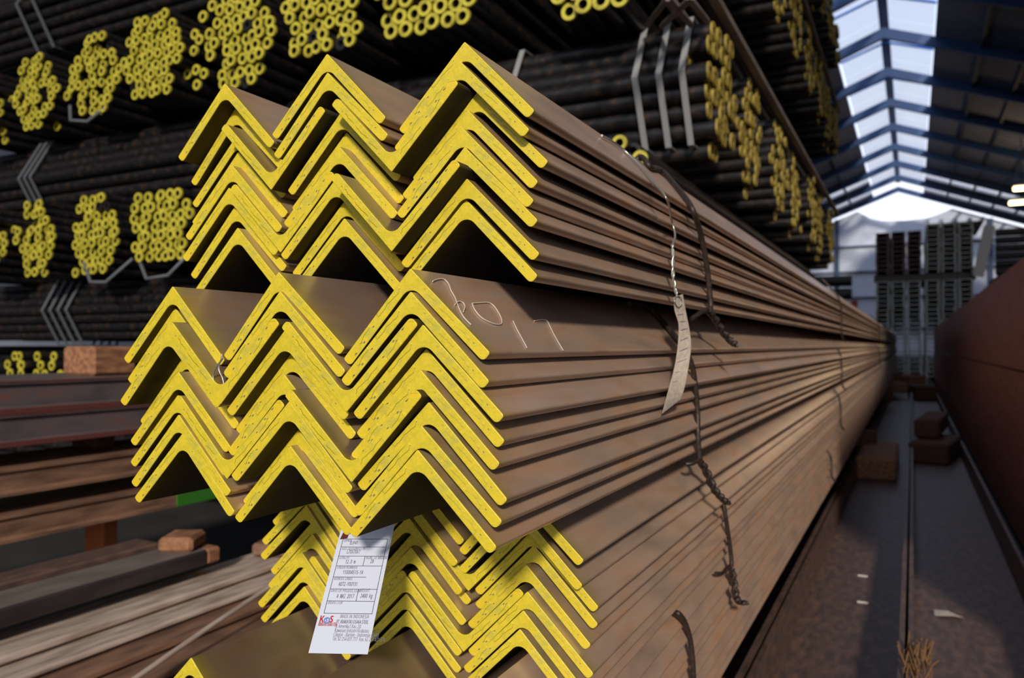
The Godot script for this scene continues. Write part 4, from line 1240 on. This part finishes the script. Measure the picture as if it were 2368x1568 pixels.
	put("printed_patch", s.mesh(M.red_brown), o, Vector3(u * 0.03, H * 0.875, 0.0002)).set_meta("label", "dark red patch at the tag's top corner")

# ---------------------------------------------------------------- far end of the hall
func build_far() -> void:
	# stacks of channel section seen end on
	var stacks := [
		[-0.62, 1.33, 9, "rust_stack", "reddish upper stack of nested channels by the hall's pale wall"],
		[0.20, 1.33, 10, "galv", "grey upper stack of nested channels beside the leaning plank"],
		[-0.62, -0.62, 21, "galv", "tall pale lower stack of channels beyond the bars' far ends"],
		[0.20, -0.62, 21, "galv", "tall lower stack of channels below the leaning plank"],
	]
	for q in stacks:
		var o := base("channel_stack", Vector3(q[0], q[1], -16.0))
		tag(o, q[4], "stack", "channel stacks at the hall's far end")
		for c in 3:
			for k in q[2]:
				var s := Shape.new()
				var w := 0.115
				var h := 0.080
				var t := 0.014
				var e := 0.036
				s.run(PackedVector2Array([Vector2(-w, 0), Vector2(-w + e, 0), Vector2(-w + e * 0.6, h - t), Vector2(w - e * 0.6, h - t), Vector2(w - e, 0), Vector2(w, 0), Vector2(w, h), Vector2(-w, h)]), [0.0, -2.5], [Color.WHITE, Color.WHITE])
				put("channel", s.mesh(M[q[3]]), o, Vector3(0.13 + c * 0.262 + rng.randf_range(-0.008, 0.008), k * 0.0865, rng.randf_range(-0.05, 0.05)))
	for k in 2:
		var sb := Shape.new()
		sb.box(Vector3(-0.64, 1.190, -0.06), Vector3(1.02, 1.330, 0.06), 0.01)
		tag(put("stack_timber", sb.mesh(M.dark_bar), null, Vector3(0, 0, -16.25 - k * 1.8)), "%s dark timber between the lower and upper channel stacks" % ["front", "rear"][k], "timber", "timbers between the channel stacks")
	for k in 4:
		var s := Shape.new()
		s.run(PackedVector2Array([Vector2(-0.1, 0), Vector2(0.1, 0), Vector2(0.1, 0.09), Vector2(0.085, 0.09), Vector2(0.085, 0.015), Vector2(-0.085, 0.015), Vector2(-0.085, 0.09), Vector2(-0.1, 0.09)]), [0.0, -2.0], [Color.WHITE, Color.WHITE])
		tag(put("loose_channel", s.mesh(M.galv), null, Vector3(0.36 + k * 0.225, 2.20 + 0.001 * k, -16.0)), "loose channel lying on top of the grey upper stack, %s from the gap" % ORD[k], "channel", "loose channels on the grey stack")
	var s := Shape.new()
	s.box(Vector3(-0.09, -0.45, -0.03), Vector3(0.09, 0.45, 0.03), 0.005)
	var plank := put("leaning_plank", s.mesh(M.rag), null, Vector3(1.12, 1.66, -15.9))
	plank.rotation = Vector3(0.0, 0.0, -0.20)
	tag(plank, "pale plank leaning between the grey stack and the dark tubes", "plank")
	for k in 6:
		s = Shape.new()
		s.tube([Vector3(1.30, 0, 0), Vector3(4.2, 0, 0)], 0.066, 14)
		tag(put("dark_tube", s.mesh(M.pipe), null, Vector3(0, 1.30 + k * 0.136, -16.0)), "dark steel tube in the pile beside the leaning plank, %s course up" % ORD[k], "tube", "dark tubes by the leaning plank")
	s = Shape.new()
	s.box(Vector3(1.3, FLOOR_Y, -17.5), Vector3(4.4, 1.225, -15.8), 0.02)
	tag(put("crate_pile", s.mesh(M.old_wood)), "dark pile of crates under the dark tubes", "crate")
	for k in 2:
		s = Shape.new()
		s.tube([Vector3(-2.6, 0, 0), Vector3(-0.95, 0, 0)], 0.10, 16)
		tag(put("large_pipe", s.mesh(M.pipe), null, Vector3(0, 0.92 + k * 0.235, -15.0)), "thick dark pipe lying crosswise at the hall's far end, %s one" % ["lower", "upper"][k], "pipe", "thick pipes at the hall's far end")
	s = Shape.new()
	s.box(Vector3(-2.5, 0.40, -15.2), Vector3(-1.05, 0.80, -14.8), 0.02)
	tag(put("pale_block", s.mesh(M.pale)), "pale block under the two thick dark pipes", "block")
	s = Shape.new()
	s.box(Vector3(-2.5, FLOOR_Y, -15.3), Vector3(-1.0, 0.39, -14.8), 0.02)
	tag(put("dark_crate", s.mesh(M.old_wood)), "dark crate under the pale block", "crate")
	s = Shape.new()
	s.box(Vector3(-0.95, FLOOR_Y, -14.9), Vector3(-0.85, 0.80, -14.8), 0.01)
	tag(put("red_post", s.mesh(matte(Color(0.62, 0.22, 0.14), 0.6))), "red-orange post beside the pale block", "post")
	# two high-bay lamps on the aisle side
	for q in [[Vector3(4.22, 6.85, -40.0), "upper glowing lamp under the aisle-side roof"], [Vector3(4.25, 6.55, -42.0), "lower warm glowing lamp under the aisle-side roof"]]:
		var o := base("hanging_lamp", q[0])
		s = Shape.new()
		s.box(Vector3(-0.32, -0.02, -0.15), Vector3(0.40, 0.10, 0.15), 0.03)
		put("housing", s.mesh(M.rafter), o, Vector3(0, 0.10, 0))
		s = Shape.new()
		s.box(Vector3(-0.30, -0.10, -0.13), Vector3(0.38, 0.06, 0.13), 0.03)
		put("lamp_glow", s.mesh(M.lamp), o)
		s = Shape.new()
		s.tube([Vector3(0, 0.2, 0), Vector3(0, roof_y(q[0].x) - q[0].y - 0.02, 0)], 0.02, 6)
		put("rod", s.mesh(M.rafter), o)
		tag(o, q[1], "lamp")
		var l := OmniLight3D.new()
		l.light_color = Color(1.0, 0.86, 0.68)
		l.light_energy = 2.5
		l.omni_range = 60.0
		l.omni_attenuation = 2.0
		l.light_size = 0.25
		l.shadow_enabled = true
		l.position = Vector3(0, -0.35, 0)
		o.add_child(l)

# ---------------------------------------------------------------- start
const SUN := 1.0
const DOOR_X0 := -3.0
const DOOR_X1 := 13.0
const DOOR_Y := 9.6

func _ready() -> void:
	var cam := Camera3D.new()
	cam.name = "camera"
	add_child(cam)
	cam.fov = 47.075
	cam.near = 0.02
	cam.far = 200.0
	cam.rotation = Vector3(deg_to_rad(0.5093), deg_to_rad(27.2224), 0)
	var at := CameraAttributesPhysical.new()
	at.frustum_focal_length = 27.55
	at.frustum_focus_distance = 0.47
	at.frustum_near = 0.02
	at.frustum_far = 200.0
	at.exposure_aperture = 11.0
	cam.attributes = at
	cam.fov = 47.075
	cam.current = true
	cam_basis = cam.basis
	var env := Environment.new()
	var sky := Sky.new()
	var sm := ProceduralSkyMaterial.new()
	sm.sky_top_color = Color(0.80, 0.87, 1.0)
	sm.sky_horizon_color = Color(1.0, 0.99, 0.97)
	sm.sky_curve = 0.15
	sm.ground_bottom_color = Color(0.50, 0.47, 0.44)
	sm.ground_horizon_color = Color(0.62, 0.60, 0.57)
	sm.sun_angle_max = 1.0
	sky.sky_material = sm
	env.background_mode = Environment.BG_SKY
	env.sky = sky
	env.background_energy_multiplier = 1.55
	env.fog_enabled = false
	env.fog_light_color = Color(0.72, 0.80, 1.0)
	env.fog_density = 0.004
	env.tonemap_mode = Environment.TONE_MAPPER_LINEAR
	env.tonemap_exposure = 1.0
	env.sdfgi_enabled = true
	env.ssao_enabled = true
	env.ssil_enabled = true
	var we := WorldEnvironment.new()
	we.name = "environment"
	we.environment = env
	add_child(we)
	var sun := DirectionalLight3D.new()
	sun.name = "sun"
	sun.light_color = Color(1.0, 0.97, 0.92)
	sun.light_energy = SUN
	sun.light_angular_distance = 5.0
	sun.shadow_enabled = true
	sun.look_at_from_position(Vector3(1.0, 1.1, 2.3), Vector3.ZERO)
	add_child(sun)
	rng.seed = 4
	materials()
	build_hall()
	build_beams()
	build_bars()
	plan_pipes()
	build_pipes()
	build_rack_extras()
	build_aisle()
	build_wires()
	build_tag()
	build_far()
